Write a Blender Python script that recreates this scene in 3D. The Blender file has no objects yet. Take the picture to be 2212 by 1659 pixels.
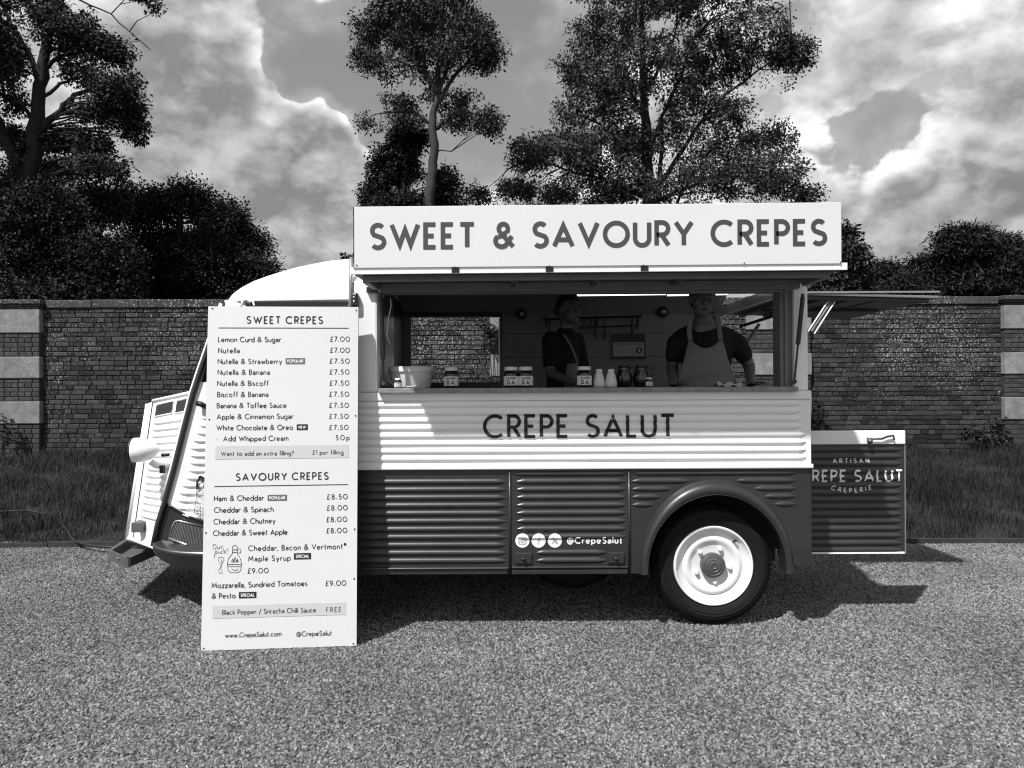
import bpy, bmesh, math, random
import numpy as np
from mathutils import Vector, Matrix

R = math.radians
sc = bpy.context.scene
col = sc.collection
random.seed(7)

# ------------------------------------------------------------------ camera
FPX = 1640.0            # focal length in units of a 2212 px wide picture
CAMZ = 1.43
PITCH = math.atan(7.5 / FPX)
ROLL = R(0.25)
right0 = Vector((1, 0, 0)); up0 = Vector((0, -math.sin(PITCH), math.cos(PITCH)))
FWD = Vector((0, math.cos(PITCH), math.sin(PITCH)))
RGT = right0 * math.cos(ROLL) - up0 * math.sin(ROLL)
UPV = up0 * math.cos(ROLL) + right0 * math.sin(ROLL)
CAM = Vector((0, 0, CAMZ))
cd = bpy.data.cameras.new('camera')
cam = bpy.data.objects.new('camera', cd); col.objects.link(cam)
cd.sensor_width = 36.0; cd.lens = 36.0 * FPX / 2212.0
cd.clip_start = 0.05; cd.clip_end = 2000
m = Matrix((RGT, UPV, -FWD)).transposed().to_4x4(); m.translation = CAM
cam.matrix_world = m
sc.camera = cam

def ray(u, v):
    return RGT * ((u - 1106.0) / FPX) - UPV * ((v - 829.5) / FPX) + FWD
def at(u, v, y):
    d = ray(u, v); t = y / d.y
    return CAM + d * t
def onground(u, v, z=0.0):
    d = ray(u, v); t = (z - CAMZ) / d.z
    return CAM + d * t

# ------------------------------------------------------------------ light
SUN = Vector((0.381, 0.5, -0.884)).normalized()     # direction the light travels
SUN_ELEV = math.asin(-SUN.z)
SUN_AZ = math.atan2(-SUN.x, -SUN.y)                  # from +Y towards +X
sl = bpy.data.lights.new('sun', 'SUN'); sl.energy = 3.2; sl.angle = R(1.3); sl.color = (1.0, 0.994, 0.988)
so = bpy.data.objects.new('sun', sl); col.objects.link(so)
so.rotation_euler = SUN.to_track_quat('-Z', 'Y').to_euler()
so.location = (-20, -25, 50)

sc.view_settings.view_transform = 'Standard'
sc.view_settings.look = 'None'
sc.view_settings.exposure = 0.92
sc.view_settings.gamma = 1.0
sc.view_settings.use_curve_mapping = False
sc.cycles.pixel_filter_type = 'BLACKMAN_HARRIS'; sc.cycles.filter_width = 1.15

# ------------------------------------------------------------------ sky
W = bpy.data.worlds.new('World'); sc.world = W; W.use_nodes = True
wt = W.node_tree; wt.nodes.clear()
def wn(t, **k):
    n = wt.nodes.new(t)
    for a, b in k.items(): setattr(n, a, b)
    return n
def wl(a, b): wt.links.new(a, b)
def wmath(op, a, b=None, c=None, clamp=False):
    n = wn('ShaderNodeMath', operation=op); n.use_clamp = clamp
    for i, x in enumerate((a, b, c)):
        if x is None: continue
        if isinstance(x, (int, float)): n.inputs[i].default_value = x
        else: wl(x, n.inputs[i])
    return n.outputs[0]
def smooth(x, a, b, lo=0.0, hi=1.0):
    n = wn('ShaderNodeMapRange', interpolation_type='SMOOTHSTEP')
    wl(x, n.inputs[0])
    for i, q in enumerate((a, b, lo, hi)): n.inputs[i + 1].default_value = q
    return n.outputs[0]
sky = wn('ShaderNodeTexSky', sky_type='NISHITA'); sky.sun_disc = False
sky.sun_elevation = SUN_ELEV; sky.sun_rotation = SUN_AZ
sky.air_density = 1.0; sky.dust_density = .5; sky.ozone_density = 1.0
bw = wn('ShaderNodeRGBToBW'); wl(sky.outputs[0], bw.inputs[0])
tc = wn('ShaderNodeTexCoord')
DIR = tc.outputs['Generated']
# cloud banks: direction, radius, weight
banks = [(330, 120, .17, .60), (470, 30, .14, .55), (400, 250, .15, .6), (540, 320, .16, .75), (640, 400, .16, .85), (700, 460, .12, .7),
         (600, 500, .2, .9), (740, 490, .10, .7), (250, 350, .22, .5), (740, 545, .06, .4),
         (1050, 90, .24, -.65), (680, 130, .15, -.8), (760, 250, .10, -.65), (880, 250, .18, -.7), (1000, 380, .13, -.5), (620, 110, .07, -.5),
         (1900, 40, .22, .40), (1760, 120, .12, .5), (2050, 130, .25, .15), (2120, 250, .2, .10), (1735, 255, .06, .6), (1850, 275, .11, -.95),
         (1990, 320, .10, -.7), (2050, 470, .20, 1.2), (2170, 400, .15, 1.2), (1900, 470, .17, 1.1), (1500, 320, .17, .5), (1420, 250, .15, .35), (2100, 310, .06, -.6),
         (1180, 330, .12, -.4), (2120, 60, .1, -.45), (2000, 250, .10, -.3)]
acc = None
wob = wn('ShaderNodeTexNoise'); wl(DIR, wob.inputs['Vector']); wob.inputs['Scale'].default_value = 7; wob.inputs['Detail'].default_value = 3; wob.inputs['Roughness'].default_value = .6
wv1 = wn('ShaderNodeVectorMath', operation='MULTIPLY_ADD'); wl(wob.outputs['Color'], wv1.inputs[0]); wv1.inputs[1].default_value = (.22, .0, .22); wv1.inputs[2].default_value = (-.11, 0, -.11)
wv2 = wn('ShaderNodeVectorMath', operation='ADD'); wl(wv1.outputs[0], wv2.inputs[0]); wl(DIR, wv2.inputs[1])
for (u, v, rad, wgt) in banks:
    d = ray(u, v).normalized()
    n = wn('ShaderNodeVectorMath', operation='DISTANCE'); wl(wv2.outputs[0], n.inputs[0]); n.inputs[1].default_value = d
    s = smooth(n.outputs['Value'], 0.0, rad, wgt, 0.0)
    acc = s if acc is None else wmath('ADD', acc, s)
def fbm(vec, scale, detail, rough, off=(0, 0, 0), dist=0.0):
    mp = wn('ShaderNodeMapping'); wl(vec, mp.inputs[0]); mp.inputs['Location'].default_value = off
    mp.inputs['Scale'].default_value = (1, 1, 1.5)
    n = wn('ShaderNodeTexNoise'); n.noise_dimensions = '3D'
    wl(mp.outputs[0], n.inputs['Vector']); n.inputs['Scale'].default_value = scale
    n.inputs['Detail'].default_value = detail; n.inputs['Roughness'].default_value = rough
    n.inputs['Distortion'].default_value = dist
    return n.outputs[0]
toward = (-.012, .0, .022)
def cloud_noise(off):
    o_ = (3.1 + off[0], 1.7 + off[1], .4 + off[2])
    a_ = fbm(DIR, 3.6, 3, .5, o_, .0)
    b_ = fbm(DIR, 9.5, 6, .57, (o_[0] * 1.0 + .7, o_[1], o_[2] + .3), .0)
    mp_ = wn('ShaderNodeMapping'); wl(DIR, mp_.inputs[0]); mp_.inputs['Location'].default_value = o_; mp_.inputs['Scale'].default_value = (1, 1, 1.3)
    rg = wn('ShaderNodeTexNoise'); rg.noise_type = 'RIDGED_MULTIFRACTAL'; rg.normalize = False; wl(mp_.outputs[0], rg.inputs['Vector'])
    for k_, v_ in (('Scale', 7.0), ('Detail', 4.0), ('Roughness', .55), ('Lacunarity', 2.1), ('Offset', 1.0), ('Gain', 1.6)): rg.inputs[k_].default_value = v_
    return wmath('SUBTRACT', wmath('ADD', wmath('MULTIPLY', a_, .9), wmath('MULTIPLY', b_, .75)), wmath('MULTIPLY', rg.outputs[0], .15))
n1 = cloud_noise((0, 0, 0)); n2 = cloud_noise(toward)
n4 = fbm(DIR, 5, 3, .55, (1.3, 8.2, 2.1))
base = wmath('ADD', wmath('MULTIPLY', wmath('SUBTRACT', n1, .62), 2.5), acc)
mask = smooth(base, -.02, .30)
thin = smooth(base, -1.0, .1, 0.0, .20)
mask = wmath('MAXIMUM', mask, thin)
lit = wmath('MULTIPLY_ADD', wmath('SUBTRACT', n1, n2), 4.2, .42, clamp=True)
thick = smooth(base, .15, 1.5, 1.22, .62)
tone = wmath('MULTIPLY', wmath('MULTIPLY_ADD', lit, 2.05, 1.60), thick)
tone = wmath('MULTIPLY', tone, wmath('MULTIPLY_ADD', n4, .9, .55))
clear = wmath('MULTIPLY', wmath('POWER', bw.outputs[0], .55), .69)
mixn = wn('ShaderNodeMix'); mixn.data_type = 'FLOAT'
wl(mask, mixn.inputs['Factor']); wl(clear, mixn.inputs['A']); wl(tone, mixn.inputs['B'])
cc = wn('ShaderNodeCombineColor'); 
for i in range(3): wl(wmath('MULTIPLY', mixn.outputs['Result'], (1.0, .993, .988)[i]), cc.inputs[i])
bg = wn('ShaderNodeBackground'); wl(cc.outputs[0], bg.inputs['Color']); bg.inputs['Strength'].default_value = 0.15
W.cycles.sampling_method = 'MANUAL'; W.cycles.sample_map_resolution = 256
wo = wn('ShaderNodeOutputWorld'); wl(bg.outputs[0], wo.inputs['Surface'])

# ------------------------------------------------------------------ materials
def tint(g):
    return (g * 1.0, g * .99, g * .982, 1.0)
def mat(name, g, rough=.5, var=0.0, vscale=6.0, bump=0.0, bscale=60.0, metal=0.0, spec=.5, coat=0.0, rand=0.0, detail=4.0, vmin=None):
    M = bpy.data.materials.new(name); M.use_nodes = True
    t = M.node_tree; p = t.nodes['Principled BSDF']
    p.inputs['Roughness'].default_value = rough; p.inputs['Metallic'].default_value = metal
    p.inputs['Specular IOR Level'].default_value = spec
    p.inputs['Coat Weight'].default_value = coat; p.inputs['Coat Roughness'].default_value = .12
    p.inputs['Base Color'].default_value = tint(g)
    if var or rand:
        tcn = t.nodes.new('ShaderNodeTexCoord'); nz = t.nodes.new('ShaderNodeTexNoise')
        geo = t.nodes.new('ShaderNodeNewGeometry')
        t.links.new(geo.outputs['Position'], nz.inputs['Vector'])
        nz.inputs['Scale'].default_value = vscale; nz.inputs['Detail'].default_value = detail; nz.inputs['Roughness'].default_value = .6
        mr = t.nodes.new('ShaderNodeMapRange'); t.links.new(nz.outputs[0], mr.inputs[0])
        mr.inputs[1].default_value = .25; mr.inputs[2].default_value = .75
        mr.inputs[3].default_value = 1 - var; mr.inputs[4].default_value = 1 + var
        src = mr.outputs[0]
        if rand:
            oi = t.nodes.new('ShaderNodeObjectInfo')
            ad = t.nodes.new('ShaderNodeMath'); ad.operation = 'ADD'
            t.links.new(oi.outputs['Random'], ad.inputs[0]); t.links.new(geo.outputs['Random Per Island'], ad.inputs[1])
            fr = t.nodes.new('ShaderNodeMath'); fr.operation = 'FRACT'; t.links.new(ad.outputs[0], fr.inputs[0])
            mm = t.nodes.new('ShaderNodeMapRange'); t.links.new(fr.outputs[0], mm.inputs[0])
            mm.inputs[3].default_value = 1 - rand; mm.inputs[4].default_value = 1 + rand
            mu = t.nodes.new('ShaderNodeMath'); mu.operation = 'MULTIPLY'
            t.links.new(src, mu.inputs[0]); t.links.new(mm.outputs[0], mu.inputs[1]); src = mu.outputs[0]
        vm = t.nodes.new('ShaderNodeVectorMath'); vm.operation = 'SCALE'
        vm.inputs[0].default_value = tint(g)[:3]; t.links.new(src, vm.inputs['Scale'])
        t.links.new(vm.outputs[0], p.inputs['Base Color'])
    if bump:
        geo2 = t.nodes.new('ShaderNodeNewGeometry'); nb = t.nodes.new('ShaderNodeTexNoise')
        t.links.new(geo2.outputs['Position'], nb.inputs['Vector'])
        nb.inputs['Scale'].default_value = bscale; nb.inputs['Detail'].default_value = 3
        bp = t.nodes.new('ShaderNodeBump'); bp.inputs['Strength'].default_value = bump; bp.inputs['Distance'].default_value = .01
        t.links.new(nb.outputs[0], bp.inputs['Height']); t.links.new(bp.outputs[0], p.inputs['Normal'])
    return M
MW = mat('white_gloss_paint', .85, .34, .05, 2.2, .16, 6, coat=.25)
MD = mat('dark_gloss_paint', .026, .38, .2, 5, .18, 7, coat=.2)
MS = mat('sign_panel_white', .66, .45, .02, 2)
ML = mat('sign_letter_grey', .052, .5)
MK = mat('black_print', .016, .5)
MG = mat('grey_print', .13, .5)
MP = mat('pale_grey_print', .53, .5)
MRUB = mat('tyre_rubber', .0055, .7, .4, 30, .3, 90, spec=.3)
MBLK = mat('black_metal', .012, .4)
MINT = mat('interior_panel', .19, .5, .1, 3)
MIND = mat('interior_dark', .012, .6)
MALU = mat('bare_metal', .45, .35, .15, 20, metal=.9)
MWOOD = mat('counter_wood', .22, .5, .35, 25, .05, 40)
MRIM = mat('wheel_white', .76, .35, .06, 12)
MHUB = mat('hub_cap_grey', .10, .4, .3, 25, metal=.3)
MUND = mat('underbody', .02, .8, .3, 8)
MFRM = mat('flap_frame', .17, .55, .15, 5)
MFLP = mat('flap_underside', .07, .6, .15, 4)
MWP = mat('white_print', .85, .5)
MBUM = mat('bumper_grey', .09, .5, .2, 12)
MSKIN = mat('skin', .11, .5, .05, 10)
MSKIN2 = mat('skin_tan', .11, .5, .05, 10)
MHAIR = mat('hair', .012, .5)
MSHIRT = mat('black_cotton', .004, .9, .2, 40)
MAPR = mat('apron_cotton', .17, .85, .12, 30, .15, 120)
MPLA = mat('white_plastic', .72, .35)
MCHOC = mat('chocolate_spread', .012, .15, coat=.6)
MLAB = mat('jar_label', .78, .45)
MBRONZE = mat('dark_plastic', .02, .35)
MEYE = mat('eye_white', .2, .2)

# ------------------------------------------------------------------ mesh helpers
class MB:
    def __init__(self): self.v = []; self.f = []
    def add(self, verts, faces):
        o = len(self.v); self.v.extend([tuple(p) for p in verts]); self.f.extend([tuple(i + o for i in f) for f in faces]); return self
    def box(self, x0, x1, y0, y1, z0, z1):
        v = [(x, y, z) for z in (z0, z1) for y in (y0, y1) for x in (x0, x1)]
        return self.add(v, [(0, 2, 3, 1), (4, 5, 7, 6), (0, 1, 5, 4), (2, 6, 7, 3), (0, 4, 6, 2), (1, 3, 7, 5)])
    def hexa(self, p):   # 8 points: bottom 4 (ccw), top 4
        return self.add(p, [(3, 2, 1, 0), (4, 5, 6, 7), (0, 1, 5, 4), (1, 2, 6, 5), (2, 3, 7, 6), (3, 0, 4, 7)])
    def tube(self, pts, rad, n=8, cap=True):
        pts = [Vector(p) for p in pts]; k = len(pts)
        rr = rad if isinstance(rad, (list, tuple)) else [rad] * k
        rings = []; prev = None
        for i, p in enumerate(pts):
            t = (pts[min(i + 1, k - 1)] - pts[max(i - 1, 0)])
            t = t.normalized() if t.length > 1e-9 else Vector((0, 0, 1))
            a = Vector((0, 0, 1)) if abs(t.z) < .9 else Vector((0, 1, 0))
            if prev is not None: a = prev
            s = t.cross(a); s = s.normalized() if s.length > 1e-6 else t.orthogonal().normalized()
            b = s.cross(t).normalized(); prev = b
            rings.append([p + (s * math.cos(2 * math.pi * j / n) + b * math.sin(2 * math.pi * j / n)) * rr[i] for j in range(n)])
        o = len(self.v)
        for r_ in rings: self.v.extend([tuple(q) for q in r_])
        for i in range(k - 1):
            for j in range(n):
                a = o + i * n + j; b = o + i * n + (j + 1) % n
                self.f.append((a, b, b + n, a + n))
        if cap:
            self.f.append(tuple(o + j for j in range(n))[::-1]); self.f.append(tuple(o + (k - 1) * n + j for j in range(n)))
        return self
    def lathe(self, prof, n=32, c=(0, 0, 0), axis='z', close=False, sx=1.0, cap=True):
        o = len(self.v); k = len(prof); c = Vector(c)
        for (r_, h) in prof:
            for j in range(n):
                a = 2 * math.pi * j / n
                if axis == 'z': p = (r_ * math.cos(a) * sx, r_ * math.sin(a), h)
                elif axis == 'y': p = (r_ * math.cos(a), h, r_ * math.sin(a))
                else: p = (h, r_ * math.cos(a), r_ * math.sin(a))
                self.v.append(tuple(c + Vector(p)))
        for i in range(k - 1 + (1 if close else 0)):
            i2 = (i + 1) % k
            for j in range(n):
                self.f.append((o + i * n + j, o + i * n + (j + 1) % n, o + i2 * n + (j + 1) % n, o + i2 * n + j))
        if not close and cap:
            if prof[0][0] > 1e-4: self.f.append(tuple(o + j for j in range(n))[::-1])
            if prof[-1][0] > 1e-4: self.f.append(tuple(o + (k - 1) * n + j for j in range(n)))
        return self
    def prism(self, poly, vec):   # polygon of 3D points extruded by vec
        n = len(poly); vec = Vector(vec)
        v = [Vector(p) for p in poly] + [Vector(p) + vec for p in poly]
        f = [tuple(range(n))[::-1], tuple(range(n, 2 * n))] + [(i, (i + 1) % n, n + (i + 1) % n, n + i) for i in range(n)]
        return self.add(v, f)
    def grid(self, fn, nu, nv, keep=None):
        o = len(self.v)
        for j in range(nv + 1):
            for i in range(nu + 1): self.v.append(tuple(fn(i / nu, j / nv)))
        for j in range(nv):
            for i in range(nu):
                if keep and not keep((i + .5) / nu, (j + .5) / nv): continue
                a = o + j * (nu + 1) + i
                self.f.append((a, a + 1, a + nu + 2, a + nu + 1))
        return self
    def mesh(self, name, m, smooth=False, recalc=True):
        me = bpy.data.meshes.new(name); me.from_pydata(self.v, [], self.f); me.update()
        if recalc:
            b = bmesh.new(); b.from_mesh(me); bmesh.ops.recalc_face_normals(b, faces=b.faces); b.to_mesh(me); b.free()
        if m is not None: me.materials.append(m)
        if smooth: me.shade_smooth()
        return me
    def build(self, name, m, parent=None, smooth=False, bevel=0.0, seg=2, recalc=True, split=None):
        me = self.mesh(name, m, smooth, recalc)
        o = bpy.data.objects.new(name, me); col.objects.link(o)
        if parent is not None: attach(o, parent)
        if bevel:
            md = o.modifiers.new('bevel', 'BEVEL'); md.width = bevel; md.segments = seg; md.limit_method = 'ANGLE'; md.angle_limit = R(40)
        if smooth and split is not None:
            try: me.set_sharp_from_angle(angle=R(split))
            except Exception: pass
        return o
def attach(o, parent):
    o.parent = parent
    if parent.type == 'EMPTY' and not parent.get('_local'):
        o.matrix_parent_inverse = Matrix.Translation(-parent.location)
def tag(o, label=None, cat=None, group=None, kind=None):
    if label: o['label'] = label
    if cat: o['category'] = cat
    if group: o['group'] = group
    if kind: o['kind'] = kind
    return o
def thing(name, loc, label, cat, group=None, local=False):
    o = bpy.data.objects.new(name, None); o.location = loc; o.empty_display_size = .1
    col.objects.link(o); tag(o, label, cat, group)
    if local: o['_local'] = 1
    return o
def copy_tree(o, parent=None):
    c = o.copy(); col.objects.link(c)
    if parent is not None:
        c.parent = parent; c.matrix_parent_inverse = o.matrix_parent_inverse.copy()
    for ch in list(o.children): copy_tree(ch, c)
    return c

# ------------------------------------------------------------------ ribbed sheet metal
def rib_h(x, z, ribs, hgt=.0095, wid=.036):
    h = 0.0
    for (zc, xa, xb) in ribs:
        dz = abs(z - zc)
        if dz > wid * .5: continue
        e = min(x - xa, xb - x)
        if e <= 0: continue
        tp = min(1.0, e / .055); tp = math.sin(tp * math.pi / 2)
        ww = wid * .5 * tp
        if dz >= ww: continue
        q = math.cos(dz / ww * math.pi / 2)
        h = max(h, hgt * (q ** .75) * (.35 + .65 * tp))
    return h
def samples(a, b, cuts, coarse, fine=.008, reach=.06):
    s = {a, b}
    n = max(1, int((b - a) / coarse))
    for i in range(n + 1): s.add(a + (b - a) * i / n)
    for c in cuts:
        k = -reach
        while k <= reach:
            if a < c + k < b: s.add(c + k)
            k += fine
    s = sorted(s); out = [s[0]]
    for q in s[1:]:
        if q - out[-1] > .002: out.append(q)
    out[-1] = b
    return out
def rib_panel(mb, x0, x1, z0, z1, y, ribs, keep=None, dz=.0036, sgn=-1, hgt=.0095, wid=.036):
    xs = samples(x0, x1, [r_[1] + .02 for r_ in ribs] + [r_[2] - .02 for r_ in ribs], .35)
    nz = max(2, int((z1 - z0) / dz)); zs = [z0 + (z1 - z0) * i / nz for i in range(nz + 1)]
    o = len(mb.v)
    for z in zs:
        act = [r_ for r_ in ribs if abs(r_[0] - z) < wid * .6]
        for x in xs: mb.v.append((x, y + sgn * rib_h(x, z, act, hgt, wid), z))
    nx = len(xs)
    for j in range(nz):
        for i in range(nx - 1):
            if keep and not keep((xs[i] + xs[i + 1]) / 2, (zs[j] + zs[j + 1]) / 2): continue
            a = o + j * nx + i; mb.f.append((a, a + 1, a + nx + 1, a + nx))
    return mb

# ------------------------------------------------------------------ stroke lettering
def arc(cx, cy, rx, ry, a0, a1, n=14):
    return [(cx + rx * math.cos(R(a0 + (a1 - a0) * i / n)), cy + ry * math.sin(R(a0 + (a1 - a0) * i / n))) for i in range(n + 1)]
XH = .60
GL = {}
def g(ch, w, *st): GL[ch] = (w, st)
g('A', .80, [(0, 0), (.40, .90), (.80, 0)], [(.14, .28), (.66, .28)])
g('B', .5, [(0, 0), (0, 1), (.22, 1)] + arc(.22, .76, .24, .24, 90, -90) + [(0, .52)], [(.2, .52)] + arc(.24, .26, .26, .26, 90, -90) + [(0, 0)])
g('C', .86, arc(.5, .5, .5, .5, 48, 312, 22))
g('D', .76, [(0, 0), (0, 1), (.26, 1)] + arc(.26, .5, .5, .5, 90, -90) + [(0, 0)])
g('E', .44, [(.44, 1), (0, 1), (0, 0), (.44, 0)], [(0, .5), (.36, .5)])
g('F', .42, [(.42, 1), (0, 1), (0, 0)], [(0, .5), (.36, .5)])
g('G', .96, arc(.5, .5, .5, .5, 48, 356, 22) + [(.6, .47)])
g('H', .66, [(0, 0), (0, 1)], [(.66, 0), (.66, 1)], [(0, .5), (.66, .5)])
g('I', .0, [(0, 0), (0, 1)])
g('L', .4, [(0, 1), (0, 0), (.4, 0)])
g('M', .92, [(0, 0), (.13, .9), (.46, .25), (.79, .9), (.92, 0)])
g('N', .68, [(0, 0), (0, 1)], [(.02, .96), (.66, .04)], [(.68, 0), (.68, 1)])
g('O', 1.0, arc(.5, .5, .5, .5, 0, 360, 30))
g('P', .5, [(0, 0), (0, 1), (.24, 1)] + arc(.24, .73, .27, .27, 90, -90) + [(0, .46)])
g('R', .52, [(0, 0), (0, 1), (.24, 1)] + arc(.24, .73, .27, .27, 90, -90) + [(0, .46)], [(.22, .46), (.52, 0)])
g('S', .56, arc(.28, .75, .25, .25, 38, 228, 14) + arc(.28, .25, .27, .25, 48, -142, 14))
g('T', .6, [(0, 1), (.6, 1)], [(.3, 1), (.3, 0)])
g('U', .62, [(0, 1), (0, .31)] + arc(.31, .31, .31, .31, 180, 360) + [(.62, 1)])
g('V', .78, [(0, 1), (.39, .10), (.78, 1)])
g('W', 1.16, [(0, 1), (.35, .12), (.59, .78), (.83, .12), (1.16, 1)])
g('X', .66, [(0, 0), (.66, 1)], [(0, 1), (.66, 0)])
g('Y', .7, [(0, 1), (.35, .48), (.7, 1)], [(.35, .48), (.35, 0)])
def bowl(cx): return arc(cx, .3, .28, .3, 0, 360, 20)
g('a', .46, arc(.23, .42, .22, .18, 150, 0, 9) + [(.45, 0)], arc(.22, .18, .20, .17, 30, 340, 14))
g('b', .56, [(0, 0), (0, 1.06)], bowl(.28))
g('c', .5, arc(.28, .3, .28, .3, 48, 312))
g('d', .56, bowl(.28), [(.56, 0), (.56, 1.06)])
g('e', .56, [(.02, .24), (.55, .36)] + arc(.28, .3, .28, .3, 14, 318, 18))
g('f', .3, arc(.32, .86, .17, .2, 75, 180, 8) + [(.15, 0)], [(0, XH), (.3, XH)])
g('g', .56, bowl(.28), [(.56, XH), (.56, -.1)] + arc(.28, -.1, .28, .2, 0, -140, 10))
g('h', .46, [(0, 0), (0, 1.06)], [(0, .36)] + arc(.23, .37, .23, .23, 180, 0) + [(.46, 0)])
g('i', .0, [(0, 0), (0, XH)], [(0, .80), (0, .90)])
g('k', .42, [(0, 0), (0, 1.06)], [(.4, XH), (.02, .28)], [(.12, .36), (.42, 0)])
g('l', .0, [(0, 0), (0, 1.06)])
g('m', .78, [(0, 0), (0, XH)], [(0, .38)] + arc(.195, .4, .195, .2, 180, 0, 10) + [(.39, 0)], [(.39, .38)] + arc(.585, .4, .195, .2, 180, 0, 10) + [(.78, 0)])
g('n', .46, [(0, 0), (0, XH)], [(0, .36)] + arc(.23, .37, .23, .23, 180, 0) + [(.46, 0)])
g('o', .6, arc(.3, .3, .3, .3, 0, 360, 22))
g('p', .56, [(0, -.32), (0, XH)], bowl(.28))
g('r', .28, [(0, 0), (0, XH)], [(0, .34)] + arc(.22, .36, .22, .24, 180, 60, 8))
g('s', .36, arc(.18, .445, .155, .155, 40, 225, 10) + arc(.18, .155, .17, .155, 45, -140, 10))
g('t', .32, [(.13, .92), (.13, .12)] + arc(.25, .12, .12, .12, 180, 290, 6), [(0, XH), (.32, XH)])
g('u', .46, [(0, XH), (0, .23)] + arc(.23, .23, .23, .23, 180, 360) + [(.46, XH)], [(.46, XH), (.46, 0)])
g('v', .48, [(0, XH), (.24, .05), (.48, XH)])
g('w', .76, [(0, XH), (.2, .05), (.38, .5), (.56, .05), (.76, XH)])
g('x', .44, [(0, 0), (.44, XH)], [(0, XH), (.44, 0)])
g('y', .48, [(0, XH), (.25, .02)], [(.48, XH), (.14, -.32)])
g('z', .42, [(0, XH), (.42, XH), (0, 0), (.42, 0)])
g('0', .84, arc(.42, .5, .42, .5, 0, 360, 26))
g('1', .2, [(0, .85), (.16, 1), (.16, 0)])
g('2', .5, arc(.25, .74, .25, .26, 170, -30, 12) + [(0, 0), (.5, 0)])
g('3', .48, arc(.22, .76, .22, .24, 150, -90, 12), arc(.22, .26, .26, .26, 90, -150, 12))
g('4', .55, [(.42, 0), (.42, 1), (0, .28), (.55, .28)])
g('5', .5, [(.46, 1), (.12, 1), (.06, .56)] + arc(.22, .3, .28, .3, 110, -140, 14))
g('7', .54, [(0, 1), (.54, 1), (.16, 0)])
g('8', .54, arc(.27, .76, .22, .24, 0, 360, 18), arc(.27, .27, .27, .27, 0, 360, 18))
g('9', .56, arc(.28, .7, .28, .3, 0, 360, 20), [(.54, .58), (.2, 0)])
g('&', .8, [(.8, 0), (.24, .62)], arc(.37, .78, .2, .22, 222, -45, 16), [(.50, .62), (.16, .42)], arc(.30, .25, .28, .25, 128, 305, 12) + [(.74, .46)])
g('\u00a3', .56, arc(.36, .76, .22, .24, 20, 180, 12) + [(.14, .2), (0, 0), (.56, 0)], [(0, .48), (.4, .48)])
g('@', .95, arc(.48, .38, .19, .2, 0, 360, 16), [(.67, .58), (.67, .25)] + arc(.8, .26, .13, .1, 180, 340, 6) + arc(.48, .38, .47, .5, 0, 310, 22))
g('.', .12, [(.0, .02), (.12, .02)], [(.0, .10), (.12, .10)])
g(',', .08, [(.08, .05), (0, -.16)])
g('/', .4, [(0, -.1), (.4, 1.05)])
g('?', .44, arc(.2, .78, .22, .22, 170, -60, 12) + [(.2, .45), (.2, .28)], [(.2, 0), (.2, .06)])
g('!', .0, [(0, .3), (0, 1)], [(0, 0), (0, .06)])
g('\u2022', .16, [(0, .32), (.16, .32)], [(0, .42), (.16, .42)])
g('\u00ae', .4, arc(.2, .9, .2, .2, 0, 360, 14), [(.15, .8), (.15, 1), (.26, .94), (.15, .9), (.27, .8)])
def ribbon2(pts, w, nw, step):
    Q = [pts[0]]
    for p in pts[1:]:
        if math.hypot(p[0] - Q[-1][0], p[1] - Q[-1][1]) > 1e-7: Q.append(p)
    m_ = len(Q); keepout = [0.0] * m_
    for i in range(1, m_ - 1):
        a = (Q[i][0] - Q[i - 1][0], Q[i][1] - Q[i - 1][1]); b = (Q[i + 1][0] - Q[i][0], Q[i + 1][1] - Q[i][1])
        ang = abs(math.atan2(a[0] * b[1] - a[1] * b[0], a[0] * b[0] + a[1] * b[1]))
        keepout[i] = min(w * .5 * math.tan(min(ang, 2.6) / 2) * 1.05, w * 3)
    P = [Q[0]]
    for i in range(m_ - 1):
        a, b = Q[i], Q[i + 1]; L = math.hypot(b[0] - a[0], b[1] - a[1])
        k0, k1 = keepout[i], keepout[i + 1]
        if L - k0 - k1 > step * .4:
            n = max(1, int(math.ceil((L - k0 - k1) / step)))
            for j in range(n + 1):
                d = k0 + (L - k0 - k1) * j / n
                if 1e-6 < d < L - 1e-6: P.append((a[0] + (b[0] - a[0]) * d / L, a[1] + (b[1] - a[1]) * d / L))
        P.append(b)
    k = len(P); V = []; Fc = []
    for i in range(k):
        d1 = (P[i][0] - P[i - 1][0], P[i][1] - P[i - 1][1]) if i > 0 else None
        d2 = (P[i + 1][0] - P[i][0], P[i + 1][1] - P[i][1]) if i < k - 1 else None
        if d1 is None: d1 = d2
        if d2 is None: d2 = d1
        l1 = math.hypot(*d1); l2 = math.hypot(*d2)
        n1 = (-d1[1] / l1, d1[0] / l1); n2 = (-d2[1] / l2, d2[0] / l2)
        mx, my = n1[0] + n2[0], n1[1] + n2[1]; ml = math.hypot(mx, my)
        if ml < .25: mx, my, s = n1[0], n1[1], 1.0
        else:
            mx, my = mx / ml, my / ml; s = min(4.0, 1.0 / max(.2, mx * n1[0] + my * n1[1]))
        for j in range(nw + 1):
            q = (j / nw - .5) * w * s
            V.append((P[i][0] + mx * q, P[i][1] + my * q))
    for i in range(k - 1):
        for j in range(nw):
            a = i * (nw + 1) + j; Fc.append((a, a + 1, a + nw + 2, a + nw + 1))
    return V, Fc
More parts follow.
